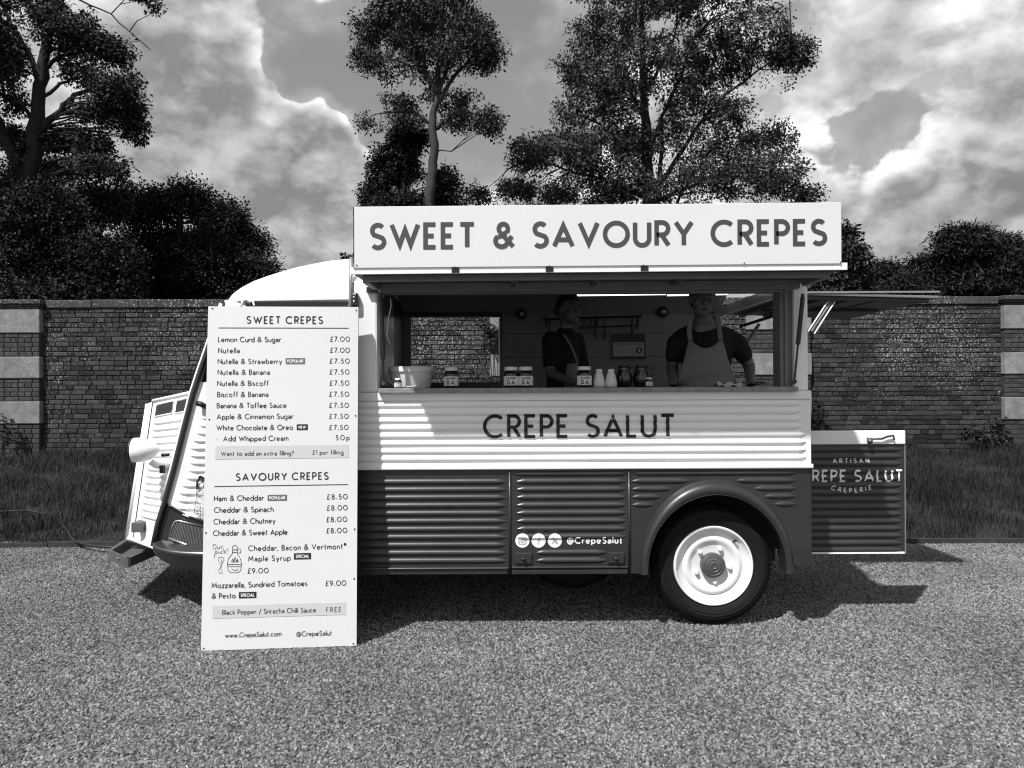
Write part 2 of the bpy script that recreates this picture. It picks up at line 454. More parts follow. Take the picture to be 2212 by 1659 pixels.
def text_shapes(s, cap, width=None, weight=.12, gap=.17, space=.42, nw=1, step=9.0):
    """strokes of a line of lettering; returns [(verts2d, faces)] with the baseline at 0"""
    wgt = weight
    def nat(gp):
        x = 0.0
        for i, ch in enumerate(s):
            if ch == ' ': x += space; continue
            x += GL[ch][0] * (1 - wgt) + wgt + (gp if i < len(s) - 1 else 0)
        return x
    sx = 1.0
    if width is not None:
        ng = sum(1 for i, c in enumerate(s) if c != ' ' and i < len(s) - 1)
        tgt = width / cap
        gp = gap + (tgt - nat(gap)) / max(1, ng)
        gp = min(max(gp, .07), .42); sx = tgt / nat(gp); gap = gp
    out = []; x = 0.0; groups = []
    for ch in s:
        if ch == ' ': x += space; continue
        w, sts = GL[ch]; groups.append(len(sts))
        for st in sts:
            pts = [((x + wgt / 2 + p[0] * (1 - wgt)) * cap * sx, (wgt / 2 + p[1] * (1 - wgt)) * cap) for p in st]
            out.append(ribbon2(pts, wgt * cap, nw, step))
        x += w * (1 - wgt) + wgt + gap
    LETTERS[:] = groups
    return out
LETTERS = []
def letter_parts(name, m_, parent, shapes, fn, a0, b0):
    gs = list(LETTERS); i = 0
    for n_ in gs:
        q = MB(); place_shapes(q, shapes[i:i + n_], fn, a0, b0); q.build(name, m_, parent); i += n_
def place_shapes(mb, shapes, fn, a0=0.0, b0=0.0, eps=.00025):
    for k, (V, Fc) in enumerate(shapes):
        mb.add([fn(a0 + p[0], b0 + p[1], (k % 5) * eps) for p in V], Fc)
    return mb

# ================================================================== the ground
GY = 6.94      # gravel meets grass
WY = 11.8      # front face of the garden wall
def gravel_mat():
    M = bpy.data.materials.new('gravel_bed'); M.use_nodes = True
    t = M.node_tree; p = t.nodes['Principled BSDF']; p.inputs['Roughness'].default_value = .9
    geo = t.nodes.new('ShaderNodeNewGeometry')
    vo = t.nodes.new('ShaderNodeTexVoronoi'); vo.inputs['Scale'].default_value = 95
    t.links.new(geo.outputs['Position'], vo.inputs['Vector'])
    nz = t.nodes.new('ShaderNodeTexNoise'); nz.inputs['Scale'].default_value = .9; nz.inputs['Detail'].default_value = 5
    t.links.new(geo.outputs['Position'], nz.inputs['Vector'])
    bwn = t.nodes.new('ShaderNodeRGBToBW'); t.links.new(vo.outputs['Color'], bwn.inputs[0])
    mr = t.nodes.new('ShaderNodeMapRange'); t.links.new(bwn.outputs[0], mr.inputs[0])
    mr.inputs[1].default_value = .2; mr.inputs[2].default_value = .85; mr.inputs[3].default_value = .02; mr.inputs[4].default_value = .17
    m2 = t.nodes.new('ShaderNodeMapRange'); t.links.new(nz.outputs[0], m2.inputs[0])
    m2.inputs[1].default_value = .3; m2.inputs[2].default_value = .7; m2.inputs[3].default_value = .8; m2.inputs[4].default_value = 1.2
    mu = t.nodes.new('ShaderNodeMath'); mu.operation = 'MULTIPLY'; t.links.new(mr.outputs[0], mu.inputs[0]); t.links.new(m2.outputs[0], mu.inputs[1])
    cb = t.nodes.new('ShaderNodeCombineColor')
    for i in range(3): t.links.new(mu.outputs[0], cb.inputs[i])
    t.links.new(cb.outputs[0], p.inputs['Base Color'])
    bp = t.nodes.new('ShaderNodeBump'); bp.inputs['Strength'].default_value = 1; bp.inputs['Distance'].default_value = .008; bp.invert = True
    t.links.new(vo.outputs['Distance'], bp.inputs['Height']); t.links.new(bp.outputs[0], p.inputs['Normal'])
    return M
MGRV = gravel_mat()
gd = MB()
gd.add([(-400, -400, 0), (400, -400, 0), (400, 500, 0), (-400, 500, 0)], [(0, 1, 2, 3)])
tag(gd.build('ground', MGRV), 'pale gravel forecourt the van stands on', kind='structure')

def bank_z(x, y):
    t = min(1.0, max(0.0, (y - GY) / (WY - .2 - GY)))
    wob = .03 * math.sin(x * 1.7 + y * 2.1) + .02 * math.sin(x * 3.9 - y * 1.3)
    return -.03 + .05 * min(1, max(0, (y - GY) * 4)) + .37 * (t * t * (3 - 2 * t)) + wob * min(1, t * 5) * (1 if y < WY else 0)
MSOIL = mat('grass_soil', .010, .95, .4, 3, .6, 25)
bk = MB()
ys = [GY - .12, GY, GY + .15, GY + .4] + [GY + .8 + i * .4 for i in range(11)] + [WY + .1, 14, 30, 100, 480]
xs = [-300, -60, -20] + [-10 + i * .5 for i in range(41)] + [20, 60, 300]
for y in ys:
    for x in xs:
        bk.v.append((x, y + (.08 * math.sin(x * 2.3) + .05 * math.sin(x * 5.1) if y < GY + .2 else 0), bank_z(x, y)))
for j in range(len(ys) - 1):
    for i in range(len(xs) - 1):
        a = j * len(xs) + i; bk.f.append((a, a + 1, a + len(xs) + 1, a + len(xs)))
tag(bk.build('grass_bank', MSOIL, smooth=True), 'rough grass bank rising to the brick wall', kind='structure')

def quick_mesh(name, V, Fq, m, parent=None, tone=None):
    """V (n,3) float array, Fq (k,4) int array"""
    me = bpy.data.meshes.new(name)
    me.vertices.add(len(V)); me.vertices.foreach_set('co', np.ascontiguousarray(V, dtype=np.float32).ravel())
    k = len(Fq); nn = Fq.shape[1]
    me.loops.add(k * nn); me.loops.foreach_set('vertex_index', np.ascontiguousarray(Fq, dtype=np.int32).ravel())
    me.polygons.add(k); me.polygons.foreach_set('loop_start', np.arange(0, k * nn, nn, dtype=np.int32))
    me.update(calc_edges=True); me.validate()
    if m is not None: me.materials.append(m)
    o = bpy.data.objects.new(name, me); col.objects.link(o)
    if parent is not None: attach(o, parent)
    return o

# grass blades
rng = np.random.default_rng(11)
def blade_field(n, x0, x1, y0, y1, lmin, lmax, wid):
    x = rng.uniform(x0, x1, n); y = y0 + (y1 - y0) * rng.uniform(0, 1, n) ** 1.15
    tuft = np.sin(x * 5.3 + 2 * np.sin(y * 3.1)) * np.sin(y * 4.7 + 1.3 * np.sin(x * 2.2))
    edge = .14 * np.sin(x * 2.3) + .09 * np.sin(x * 7.7) + .06 * np.sin(x * 17) + rng.normal(size=n) * .05 - .05
    ok = (y > GY + edge - .05) & (rng.uniform(0, 1, n) < .55 + .45 * tuft)
    x = x[ok]; y = y[ok]; tuft = tuft[ok]; n = len(x)
    z = np.array([bank_z(a, b) for a, b in zip(x, y)])
    big = np.sin(x * 1.3 + 1.7 * np.sin(y * .9)) * np.sin(y * 1.9 + x * .6)
    L = rng.uniform(lmin, lmax, n) * (.72 + .4 * np.clip(tuft, -.3, 1) + .3 * big) * np.clip(.45 + (y - GY) * .8, .4, 1)
    az = rng.uniform(0, 2 * np.pi, n); lean = rng.uniform(.1, .75, n) * L
    dx = np.cos(az) * lean; dy = np.sin(az) * lean
    fa = rng.uniform(0, np.pi, n); wx = np.cos(fa) * wid * .5; wy = np.sin(fa) * wid * .5 * .4
    b0 = np.stack([x - wx, y - wy, z - .01], 1); b1 = np.stack([x + wx, y + wy, z - .01], 1)
    m0 = np.stack([x + dx * .35 + wx * .8, y + dy * .35 + wy * .8, z + L * .6], 1)
    m1 = np.stack([x + dx * .35 - wx * .8, y + dy * .35 - wy * .8, z + L * .6], 1)
    tp = np.stack([x + dx, y + dy, z + np.sqrt(np.maximum(L * L - lean * lean, .002))], 1)
    V = np.stack([b0, b1, m0, m1, tp], 1).reshape(-1, 3)
    i = np.arange(n) * 5
    Fq = np.concatenate([np.stack([i, i + 1, i + 2, i + 3], 1), np.stack([i + 3, i + 2, i + 4, i + 4], 1)])
    return V, Fq, n
MGRASS = mat('grass_blades', .015, .7, .75, 1.1, rand=.8, spec=.3)
parts_ = [blade_field(120000, -8.8, -2.2, GY - .35, WY - .03, .07, .26, .006), blade_field(90000, 3.2, 8.8, GY - .35, WY - .03, .07, .26, .006),
          blade_field(26000, -2.2, 3.2, GY - .25, WY - .03, .10, .24, .012)]
VV = []; FF = []; off = 0
for V, Fq, n in parts_:
    VV.append(V); f3 = Fq.copy(); FF.append(f3 + off); off += len(V)
V = np.concatenate(VV); Fq = np.concatenate(FF)
quads = Fq[Fq[:, 2] != Fq[:, 3]]; tris = Fq[Fq[:, 2] == Fq[:, 3]][:, :3]
me = bpy.data.meshes.new('grass'); me.vertices.add(len(V)); me.vertices.foreach_set('co', V.astype(np.float32).ravel())
lv = np.concatenate([quads.ravel(), tris.ravel()]).astype(np.int32)
me.loops.add(len(lv)); me.loops.foreach_set('vertex_index', lv)
ls = np.concatenate([np.arange(len(quads)) * 4, len(quads) * 4 + np.arange(len(tris)) * 3]).astype(np.int32)
me.polygons.add(len(ls)); me.polygons.foreach_set('loop_start', ls); me.update(calc_edges=True)
me.materials.append(MGRASS)
go = bpy.data.objects.new('grass', me); col.objects.link(go)
tag(go, 'dark uncut grass on the bank below the wall', 'grass', kind='stuff')

# low timber edging between gravel and grass
ed = thing('timber_edging', (0, GY - .06, 0), 'low dark timber edging between the gravel and the grass', 'edging')
xe = -9.0
while xe < 9.0:
    k = MB(); L_ = 2.4; k.box(xe, xe + L_ - .006, GY - .075, GY - .050, -.02, .045 + .01 * math.sin(xe)); k.build('board', mat('edging_timber', .03, .9, .4, 12) if xe < -8.9 else bpy.data.materials['edging_timber'], ed); xe += L_

# gravel stones scattered over the near part of the forecourt
MSTONE = mat('gravel_stone', .165, .85, .33, .9, rand=.78, spec=.35, detail=8)
gp = MB(); gp.add([(-3.6, 2.2, .001), (3.6, 2.2, .001), (6.6, GY + .12, .001), (-6.6, GY + .12, .001)], [(0, 1, 2, 3)])
gr = gp.build('gravel', MSTONE)
tag(gr, 'loose pale gravel stones scattered over the forecourt', 'gravel', kind='stuff')
ng = bpy.data.node_groups.new('scatter_stones', 'GeometryNodeTree')
ng.interface.new_socket('Geometry', in_out='INPUT', socket_type='NodeSocketGeometry')
ng.interface.new_socket('Geometry', in_out='OUTPUT', socket_type='NodeSocketGeometry')
N = ng.nodes.new; Lk = ng.links.new
gi = N('NodeGroupInput'); gout = N('NodeGroupOutput')
dp = N('GeometryNodeDistributePointsOnFaces'); dp.inputs['Density'].default_value = 6800; dp.inputs['Seed'].default_value = 4
ico = N('GeometryNodeMeshIcoSphere'); ico.inputs['Radius'].default_value = .0066; ico.inputs['Subdivisions'].default_value = 1
rv = N('FunctionNodeRandomValue'); rv.data_type = 'FLOAT_VECTOR'
rv.inputs[0].default_value = (-.003,) * 3; rv.inputs[1].default_value = (.003,) * 3
sp = N('GeometryNodeSetPosition'); Lk(ico.outputs['Mesh'], sp.inputs['Geometry']); Lk(rv.outputs[0], sp.inputs['Offset'])
sm = N('GeometryNodeSetMaterial'); Lk(sp.outputs[0], sm.inputs['Geometry']); sm.inputs['Material'].default_value = MSTONE
ip = N('GeometryNodeInstanceOnPoints'); Lk(gi.outputs[0], dp.inputs['Mesh']); Lk(dp.outputs['Points'], ip.inputs['Points']); Lk(sm.outputs[0], ip.inputs['Instance'])
rr = N('FunctionNodeRandomValue'); rr.data_type = 'FLOAT_VECTOR'; rr.inputs[0].default_value = (0, 0, 0); rr.inputs[1].default_value = (6.28,) * 3; rr.inputs['Seed'].default_value = 3
rs = N('FunctionNodeRandomValue'); rs.data_type = 'FLOAT_VECTOR'; rs.inputs[0].default_value = (.45, .40, .35); rs.inputs[1].default_value = (1.6, 1.3, .95); rs.inputs['Seed'].default_value = 9
Lk(rr.outputs[0], ip.inputs['Rotation']); Lk(rs.outputs[0], ip.inputs['Scale'])
Lk(ip.outputs[0], gout.inputs[0])
gm = gr.modifiers.new('scatter', 'NODES'); gm.node_group = ng

# ================================================================== the garden wall
def brick_mat(name, g0, lichen=1.0, rand=.45):
    M = mat(name, g0, .9, .35, 7, .5, 60, rand=rand)
    t = M.node_tree; p = t.nodes['Principled BSDF']
    src = p.inputs['Base Color'].links[0].from_socket
    geo = t.nodes.new('ShaderNodeNewGeometry')
    big = t.nodes.new('ShaderNodeTexNoise'); big.inputs['Scale'].default_value = .75; big.inputs['Detail'].default_value = 5; big.inputs['Roughness'].default_value = .65
    fine = t.nodes.new('ShaderNodeTexNoise'); fine.inputs['Scale'].default_value = 34; fine.inputs['Detail'].default_value = 5; fine.inputs['Roughness'].default_value = .75
    for n in (big, fine): t.links.new(geo.outputs['Position'], n.inputs['Vector'])
    sxz = t.nodes.new('ShaderNodeSeparateXYZ'); t.links.new(geo.outputs['Position'], sxz.inputs[0])
    band = t.nodes.new('ShaderNodeMapRange'); t.links.new(sxz.outputs['Z'], band.inputs[0])
    band.inputs[1].default_value = .8; band.inputs[2].default_value = 1.9; band.inputs[3].default_value = -.10; band.inputs[4].default_value = .06
    ad = t.nodes.new('ShaderNodeMath'); ad.operation = 'ADD'; t.links.new(big.outputs[0], ad.inputs[0]); t.links.new(band.outputs[0], ad.inputs[1])
    ad2 = t.nodes.new('ShaderNodeMath'); ad2.operation = 'MULTIPLY_ADD'; t.links.new(ad.outputs[0], ad2.inputs[0]); ad2.inputs[1].default_value = .30; t.links.new(fine.outputs[0], ad2.inputs[2])
    mr = t.nodes.new('ShaderNodeMapRange'); mr.interpolation_type = 'SMOOTHSTEP'; t.links.new(ad2.outputs[0], mr.inputs[0])
    mr.inputs[1].default_value = .735; mr.inputs[2].default_value = .80; mr.inputs[3].default_value = 0; mr.inputs[4].default_value = lichen
    mx = t.nodes.new('ShaderNodeMix'); mx.data_type = 'RGBA'
    t.links.new(mr.outputs[0], mx.inputs['Factor']); t.links.new(src, mx.inputs['A']); mx.inputs['B'].default_value = tint(.38)
    t.links.new(mx.outputs['Result'], p.inputs['Base Color'])
    return M
MBRK = brick_mat('old_brick', .024, .85, .88)
MBRK2 = brick_mat('pilaster_brick', .036, .3, .35)
MMOR = mat('lime_mortar', .036, .95, .8, 5, .5, 80)
MSTN = brick_mat('dressed_stone', .20, .55, .12)
MCOP = brick_mat('coping_stone', .036, .9, .25)
wall = thing('garden_wall', (0, WY, .3), 'old dark brick garden wall with pale stone banded pilasters behind the van', 'wall')
WTOP = 2.69
core = MB(); core.box(-11.2, 11.2, WY + .014, WY + .34, .1, WTOP)
core.build('mortar_core', MMOR, wall)
PIL = [at(25 + 551.5 * k, 800, WY).x for k in range(-1, 6)]
PH = .485; PP = .085   # pilaster half width and projection
zb = [(2.30, 2.675), (1.60, 1.94), (.90, 1.25)]      # stone bands
def in_pil(x): return any(abs(x - p) < PH for p in PIL)
rb = random.Random(3)
CH = .0748
bricks = []     # (x0,x1,z0,z1,yfront,kind)
ncr = int((WTOP - .22) / CH)
for j in range(ncr):
    z0 = WTOP - (j + 1) * CH
    for k in range(len(PIL) - 1):
        xa = PIL[k] + PH + .004; xe = PIL[k + 1] - PH - .004
        x = xa - rb.uniform(0, .2)
        odd = j % 2
        while x < xe - .02:
            L = .213 if rb.random() < (.72 if odd else .45) else .103
            L *= rb.uniform(.86, 1.12)
            a = max(x, xa); b = min(x + L, xe)
            if xe - b < .05: b = xe
            if b - a > .03: bricks.append((a, b, z0 + .005 + rb.uniform(-.004, .004), z0 + CH - .005 + rb.uniform(-.004, .003), WY - rb.uniform(-.002, .010), 0))
            x = b + rb.uniform(.007, .012)
for p in PIL:
    pc = MB(); pc.box(p - PH + .006, p + PH - .006, WY - PP + .012, WY + .012, .1, WTOP - .015)
    pc.build('pilaster_core', MMOR, wall)
    gaps = [(1.94, 2.30), (1.25, 1.60), (.22, .90)]
    for (g0, g1) in gaps:
        n = max(1, round((g1 - g0) / CH)); ch = (g1 - g0) / n
        for j in range(n):
            x = p - PH; i = 0
            while x < p + PH - .02:
                L = (.213 if (j % 2 == 0) else .103) if i else (.103 if j % 2 else .213)
                b = min(x + L, p + PH)
                if p + PH - b < .05: b = p + PH
                bricks.append((x + .003, b - .003, g0 + j * ch + .004, g0 + (j + 1) * ch - .004, WY - PP - rb.uniform(0, .004), 1)); x = b + .003; i += 1
    for (g0, g1) in zb:
        st = MB(); st.box(p - PH - .012, p + PH + .012, WY - PP - .02, WY + .005, g0 + .003, g1 - .003)
        st.build('stone_block', MSTN, wall, bevel=.012)
    cp = MB(); cp.box(p - PH - .05, p + PH + .05, WY - PP - .07, WY + .42, WTOP + .055, WTOP + .125)
    cp.box(p - PH - .03, p + PH + .03, WY - PP - .04, WY + .38, WTOP + .018, WTOP + .053)
    cp.box(p - PH - .012, p + PH + .012, WY - PP - .02, WY + .36, WTOP - .013, WTOP + .016)
    cp.build('pilaster_cap', MCOP, wall, bevel=.012)
for k in range(len(PIL) - 1):
    a = PIL[k] + PH + .052; e = PIL[k + 1] - PH - .052; n = 4
    for i in range(n):
        q = MB(); x0 = a + (e - a) * i / n + .003; x1 = a + (e - a) * (i + 1) / n - .003
        dz = rb.uniform(-.006, .006)
        q.box(x0, x1, WY - .03 + rb.uniform(-.006, .006), WY + .37, WTOP + .002, WTOP + .128 + dz)
        q.build('coping_stone', MCOP, wall, bevel=.014)
def brick_shape(mb, x0, x1, z0, z1, y0, y1, ch=.006):
    v = [(x0, y1, z0), (x1, y1, z0), (x1, y1, z1), (x0, y1, z1), (x0, y0 + ch, z0), (x1, y0 + ch, z0), (x1, y0 + ch, z1), (x0, y0 + ch, z1),
         (x0 + ch, y0, z0 + ch), (x1 - ch, y0, z0 + ch), (x1 - ch, y0, z1 - ch), (x0 + ch, y0, z1 - ch)]
    f = [(0, 1, 5, 4), (1, 2, 6, 5), (2, 3, 7, 6), (3, 0, 4, 7), (4, 5, 9, 8), (5, 6, 10, 9), (6, 7, 11, 10), (7, 4, 8, 11), (8, 9, 10, 11)]
    mb.add(v, f)
# individual bricks: the ones that show largest in the open stretches of wall either side of the van
def score(b):
    x = (b[0] + b[1]) / 2; z = (b[2] + b[3]) / 2
    vis = (-7.55 < x < -4.85 and z > .55) or (4.75 < x < 7.7 and z > .75) or (-1.5 < x < -.25 and 1.5 < z < 2.4)
    return ((b[1] - b[0]) if vis else -1) + rb.uniform(0, .02)
order = sorted(range(len(bricks)), key=lambda i: -score(bricks[i]))
own = set(order[:298])
cache = {}
rest0 = MB(); rest1 = MB()
for i, (x0, x1, z0, z1, yf, kd) in enumerate(bricks):
    if i in own:
        key = (round((x1 - x0) / .006), round((z1 - z0) / .002), kd)
        if key not in cache:
            q = MB(); w = (x1 - x0) / 2; h = (z1 - z0) / 2
            brick_shape(q, -w, w, -h, h, 0, .05); cache[key] = q.mesh('brick', MBRK2 if kd else MBRK)
        o = bpy.data.objects.new('brick', cache[key]); col.objects.link(o); attach(o, wall)
        o.location = ((x0 + x1) / 2, yf, (z0 + z1) / 2)
        o.rotation_euler = (0, rb.uniform(-.006, .006), 0)
    else:
        brick_shape(rest1 if kd else rest0, x0, x1, z0, z1, yf, yf + .03 + (.03 if not kd else .0))
tag(rest0.build('brickwork', MBRK, wall), kind='stuff')
tag(rest1.build('pilaster_brickwork', MBRK2, wall), kind='stuff')

# ================================================================== trees
def leaf_mat(name, g0, var=.5, trans=.15):
    M = mat(name, g0, .6, var, 1.3, rand=.4, spec=.2)
    p = M.node_tree.nodes['Principled BSDF']
    return M
MLF = leaf_mat('leaf_mid', .043)
MLF2 = leaf_mat('leaf_dark', .009)
MLF3 = leaf_mat('leaf_conifer', .018)
MLF4 = leaf_mat('leaf_black_green', .026)
MBARK = mat('bark', .034, .9, .4, 5, .7, 25)
MBARK2 = mat('bark_dark', .010, .9, .4, 5, .7, 25)
def foliage(clumps, n_spray, per, srad, L, wr, seed, droop=.35, gapf=.0, shell=.5, flat=.5):
    """sprays of small leaves set through the crown; returns verts, quads, spray centres"""
    g_ = np.random.default_rng(seed)
    wts = np.array([c[2] * (c[1][0] * c[1][2]) for c in clumps]); wts /= wts.sum()
    idx = g_.choice(len(clumps), n_spray, p=wts)
    C = np.array([c[0] for c in clumps])[idx]; Rr = np.array([c[1] for c in clumps])[idx]
    d = g_.normal(size=(n_spray, 3)); d /= np.linalg.norm(d, axis=1)[:, None]
    rad = g_.uniform(0, 1, n_spray) ** shell
    P = C + d * rad[:, None] * np.maximum(Rr - srad * .35, .1)
    if gapf:
        nz = (np.sin(P[:, 0] * 4.1 + 1.3 * np.sin(P[:, 2] * 2.9)) + np.sin(P[:, 2] * 4.6 + 1.1 * np.sin(P[:, 1] * 2.9 + seed)) + np.sin(P[:, 1] * 2.4 + P[:, 0] * 1.9)) / 3
        P = P[nz > gapf - .9]
    m = len(P); n = m * per
    size = srad * g_.uniform(.55, 1.35, m)
    up_ = g_.normal(size=(m, 3)) * .35 + np.array([0, -.25, 1.0]); up_ /= np.linalg.norm(up_, axis=1)[:, None]
    q = g_.normal(size=(n, 3)); q /= np.linalg.norm(q, axis=1)[:, None]
    rr_ = g_.uniform(0, 1, n) ** .6
    upr = np.repeat(up_, per, 0); h = (q * upr).sum(1, keepdims=True)
    off = (q - h * upr * (1 - flat)) * (rr_ * np.repeat(size, per))[:, None]
    off[:, 2] -= .25 * (off[:, 0] ** 2 + off[:, 1] ** 2) / max(srad, .05)
    B = np.repeat(P, per, 0) + off
    out = off / np.maximum(np.linalg.norm(off, axis=1), 1e-6)[:, None]
    dirv = out * .9 + g_.normal(size=(n, 3)) * .6; dirv[:, 2] -= droop
    dirv /= np.linalg.norm(dirv, axis=1)[:, None]
    nrm = g_.normal(size=(n, 3)) * .6 + upr; side = np.cross(dirv, nrm)
    side /= np.maximum(np.linalg.norm(side, axis=1), 1e-6)[:, None]
    ll = (L * g_.uniform(.55, 1.35, n))[:, None]
    a = B; c = B + dirv * ll; mid = B + dirv * ll * .45
    fold = np.cross(side, dirv) * ll * .08
    V = np.stack([a, mid + side * ll * wr + fold, c, mid - side * ll * wr + fold], 1).reshape(-1, 3)
    i = np.arange(n) * 4
    return V, np.stack([i, i + 1, i + 2, i + 3], 1), P
def tree(name, label, Y, clumps, trunk, limbs, n_twig, per, spread, L, wr, leafm, barkm, seed, dscale=.8, base=None, group=None, **k):
    b = base or trunk[0]
    p0 = at(b[0], b[1], Y); p0.z = .3
    t = thing(name, p0, label, 'tree', group)
    cl = []
    g_ = random.Random(seed)
    for c in clumps:
        u, v, ru, rv = c[:4]; dy = c[4] if len(c) > 4 else g_.uniform(-.6, .6); w = c[5] if len(c) > 5 else 1.0
        rx = ru * Y / FPX; rz = rv * Y / FPX
        cl.append((tuple(at(u, v, Y + dy)), (rx, max(rx, rz) * dscale, rz), w))
    V, Fq, SP = foliage(cl, n_twig, per, spread, L, wr, seed, **k)
    quick_mesh('crown', V, Fq, leafm, t)
    tb = MB(); skel = []
    def path(pts, r0, r1):
        P = [at(p[0], p[1], Y + (p[2] if len(p) > 2 else 0)) for p in pts]
        Q = []
        for i in range(len(P) - 1):
            for s in range(4):
                q = P[i].lerp(P[i + 1], s / 4)
                Q.append(q + Vector((g_.uniform(-1, 1), g_.uniform(-1, 1), 0)) * (.035 if s else 0))
        Q.append(P[-1]); n = len(Q); skel.extend(Q)
        tb.tube(Q, [r0 + (r1 - r0) * (i / (n - 1)) for i in range(n)], 8)
    P0 = at(trunk[0][0], trunk[0][1], Y)
    foot = MB()
    r0 = trunk[0][2]; r1 = trunk[-1][2]
    pts = [(a, b_) for a, b_, _ in trunk]
    tb.tube([(P0.x, Y, .2), (P0.x, Y, .8), tuple(P0)], [r0 * 1.5, r0 * 1.15, r0], 10)
    path(pts, r0, r1)
    tb.build('trunk', barkm, t, smooth=True)
    for (pts, ra, rb_) in limbs:
        tb = MB(); path(pts, ra, rb_); tb.build('limb', barkm, t, smooth=True)
    tw = MB(); SK = np.array([tuple(p) for p in skel])
    for p in SP[::5]:
        dd = np.linalg.norm((SK - p) * np.array([1, 1, 1]) + np.array([0, 0, 0]), axis=1) + np.maximum(0, SK[:, 2] - p[2]) * 1.5
        q = SK[int(dd.argmin())]; p_ = Vector(p); q_ = Vector(q); L_ = (p_ - q_).length
        if L_ > 2.3 or L_ < .2: continue
        m1 = q_.lerp(p_, .4) + Vector((g_.uniform(-.1, .1), g_.uniform(-.1, .1), .06)) * L_; m2 = q_.lerp(p_, .75) + Vector((g_.uniform(-.08, .08), g_.uniform(-.08, .08), .04)) * L_
        r_ = .008 + .007 * L_
        tw.tube([q_, m1, m2, p_], [r_, r_ * .75, r_ * .5, .005], 4, cap=False)
    if tw.f: tag(tw.build('branches', barkm, t), kind='stuff')
    return t

# tall tree over the middle of the van
tree('tall_slender_tree', 'tall slender tree with bare pale trunk, above the SWEET end of the sign', 20,
     [(870, 35, 90, 45), (965, 25, 95, 48), (1030, 60, 52, 45), (800, 85, 45, 42), (865, 110, 75, 40), (1040, 135, 50, 33), (965, 110, 70, 40), (795, 128, 40, 28), (915, 160, 70, 24, 0, .6),
      (800, 255, 50, 30), (850, 232, 62, 28), (1000, 225, 62, 32), (1050, 258, 42, 32), (985, 255, 50, 25), (1075, 285, 25, 18), (870, 260, 50, 25), (900, 70, 125, 65), (1000, 90, 85, 60), (830, 140, 60, 35), (1060, 110, 45, 40), (800, 50, 45, 45), (965, -45, 130, 55), (930, 205, 50, 22, .3, .5), (845, -20, 60, 40)],
     [(925, 470, .15), (931, 400, .14), (938, 330, .125), (935, 260, .10), (945, 205, .08)],
     [([(945, 205), (920, 160), (880, 110), (850, 60)], .09, .03), ([(945, 205), (950, 130), (955, 60), (960, -20)], .09, .03), ([(940, 230), (985, 160), (1030, 110)], .07, .025),
      ([(936, 270), (890, 240), (820, 245)], .06, .02), ([(938, 280), (990, 240), (1050, 250)], .06, .02), ([(935, 326), (955, 324), (975, 327)], .025, .012), ([(945, 205), (975, 120), (1000, 50)], .06, .02),
      ([(920, 160), (860, 130), (800, 120)], .05, .018), ([(925, 170), (905, 90), (905, 30)], .05, .015)],
     1150, 46, .25, .080, .30, MLF, MBARK, 5, gapf=.52, shell=.42, flat=.75)
tree('ivy_clad_tree', 'dark ivy covered tree at the foot of the tall slender tree', 20.8,
     [(850, 365, 62, 62), (815, 420, 40, 35), (885, 300, 48, 42), (960, 390, 30, 40), (860, 450, 90, 40), (950, 440, 45, 30)],
     [(870, 520, .12), (872, 420, .1), (880, 320, .05)], [], 420, 100, .34, .08, .3, MLF2, MBARK2, 6, shell=.36)
tree('broad_tree', 'broad spreading tree with dense crown above SAVOURY CREPES on the sign', 22,
     [(1440, 20, 180, 70), (1300, 80, 85, 70), (1600, 80, 130, 70), (1650, 150, 60, 45), (1715, 95, 52, 32), (1680, 170, 40, 25), (1245, 150, 65, 42), (1420, 140, 170, 60), (1240, 175, 50, 28),
      (1190, 265, 68, 40), (1300, 235, 110, 48), (1500, 200, 90, 45), (1560, 235, 85, 36), (1660, 300, 70, 45), (1145, 330, 62, 45), (1270, 335, 110, 55), (1400, 320, 90, 50, 0, .7), (1560, 300, 75, 40, 0, .8),
      (1620, 375, 130, 50), (1715, 385, 58, 50), (1110, 405, 48, 28), (1230, 415, 140, 40), (1450, 405, 150, 50), (1400, -80, 200, 80), (1570, -60, 150, 70), (1030, 420, 60, 28), (1740, 420, 45, 28), (1340, 290, 90, 45), (1470, 270, 80, 40, 0, .9), (1330, 170, 110, 50), (1210, 330, 90, 50), (1700, 130, 60, 40), (1540, 140, 110, 50), (1330, 390, 110, 50), (1560, 350, 110, 45)],
     [(1405, 520, .22), (1402, 420, .20), (1398, 320, .17), (1392, 220, .13), (1388, 100, .09), (1385, -20, .05)],
     [([(1402, 420), (1440, 380), (1490, 300), (1540, 230), (1600, 180)], 0.090, 0.024), ([(1398, 330), (1430, 250), (1470, 170), (1500, 80)], 0.072, 0.018), ([(1400, 400), (1350, 320), (1300, 270), (1230, 240)], 0.078, 0.018),
      ([(1395, 260), (1350, 180), (1310, 100)], 0.060, 0.018), ([(1402, 440), (1500, 400), (1600, 350), (1680, 310)], 0.072, 0.018), ([(1402, 430), (1320, 390), (1230, 370), (1150, 340)], 0.066, 0.018),
      ([(1392, 200), (1440, 120), (1470, 40)], 0.054, 0.018), ([(1560, 210), (1640, 150), (1710, 100)], 0.036, 0.012), ([(1415, 520), (1425, 400), (1430, 330), (1428, 250)], 0.084, 0.042), ([(1440, 500), (1470, 420), (1520, 340)], 0.060, 0.024)],
     3300, 46, .27, .084, .30, MLF, MBARK2, 8, gapf=.50, shell=.42, flat=.75)
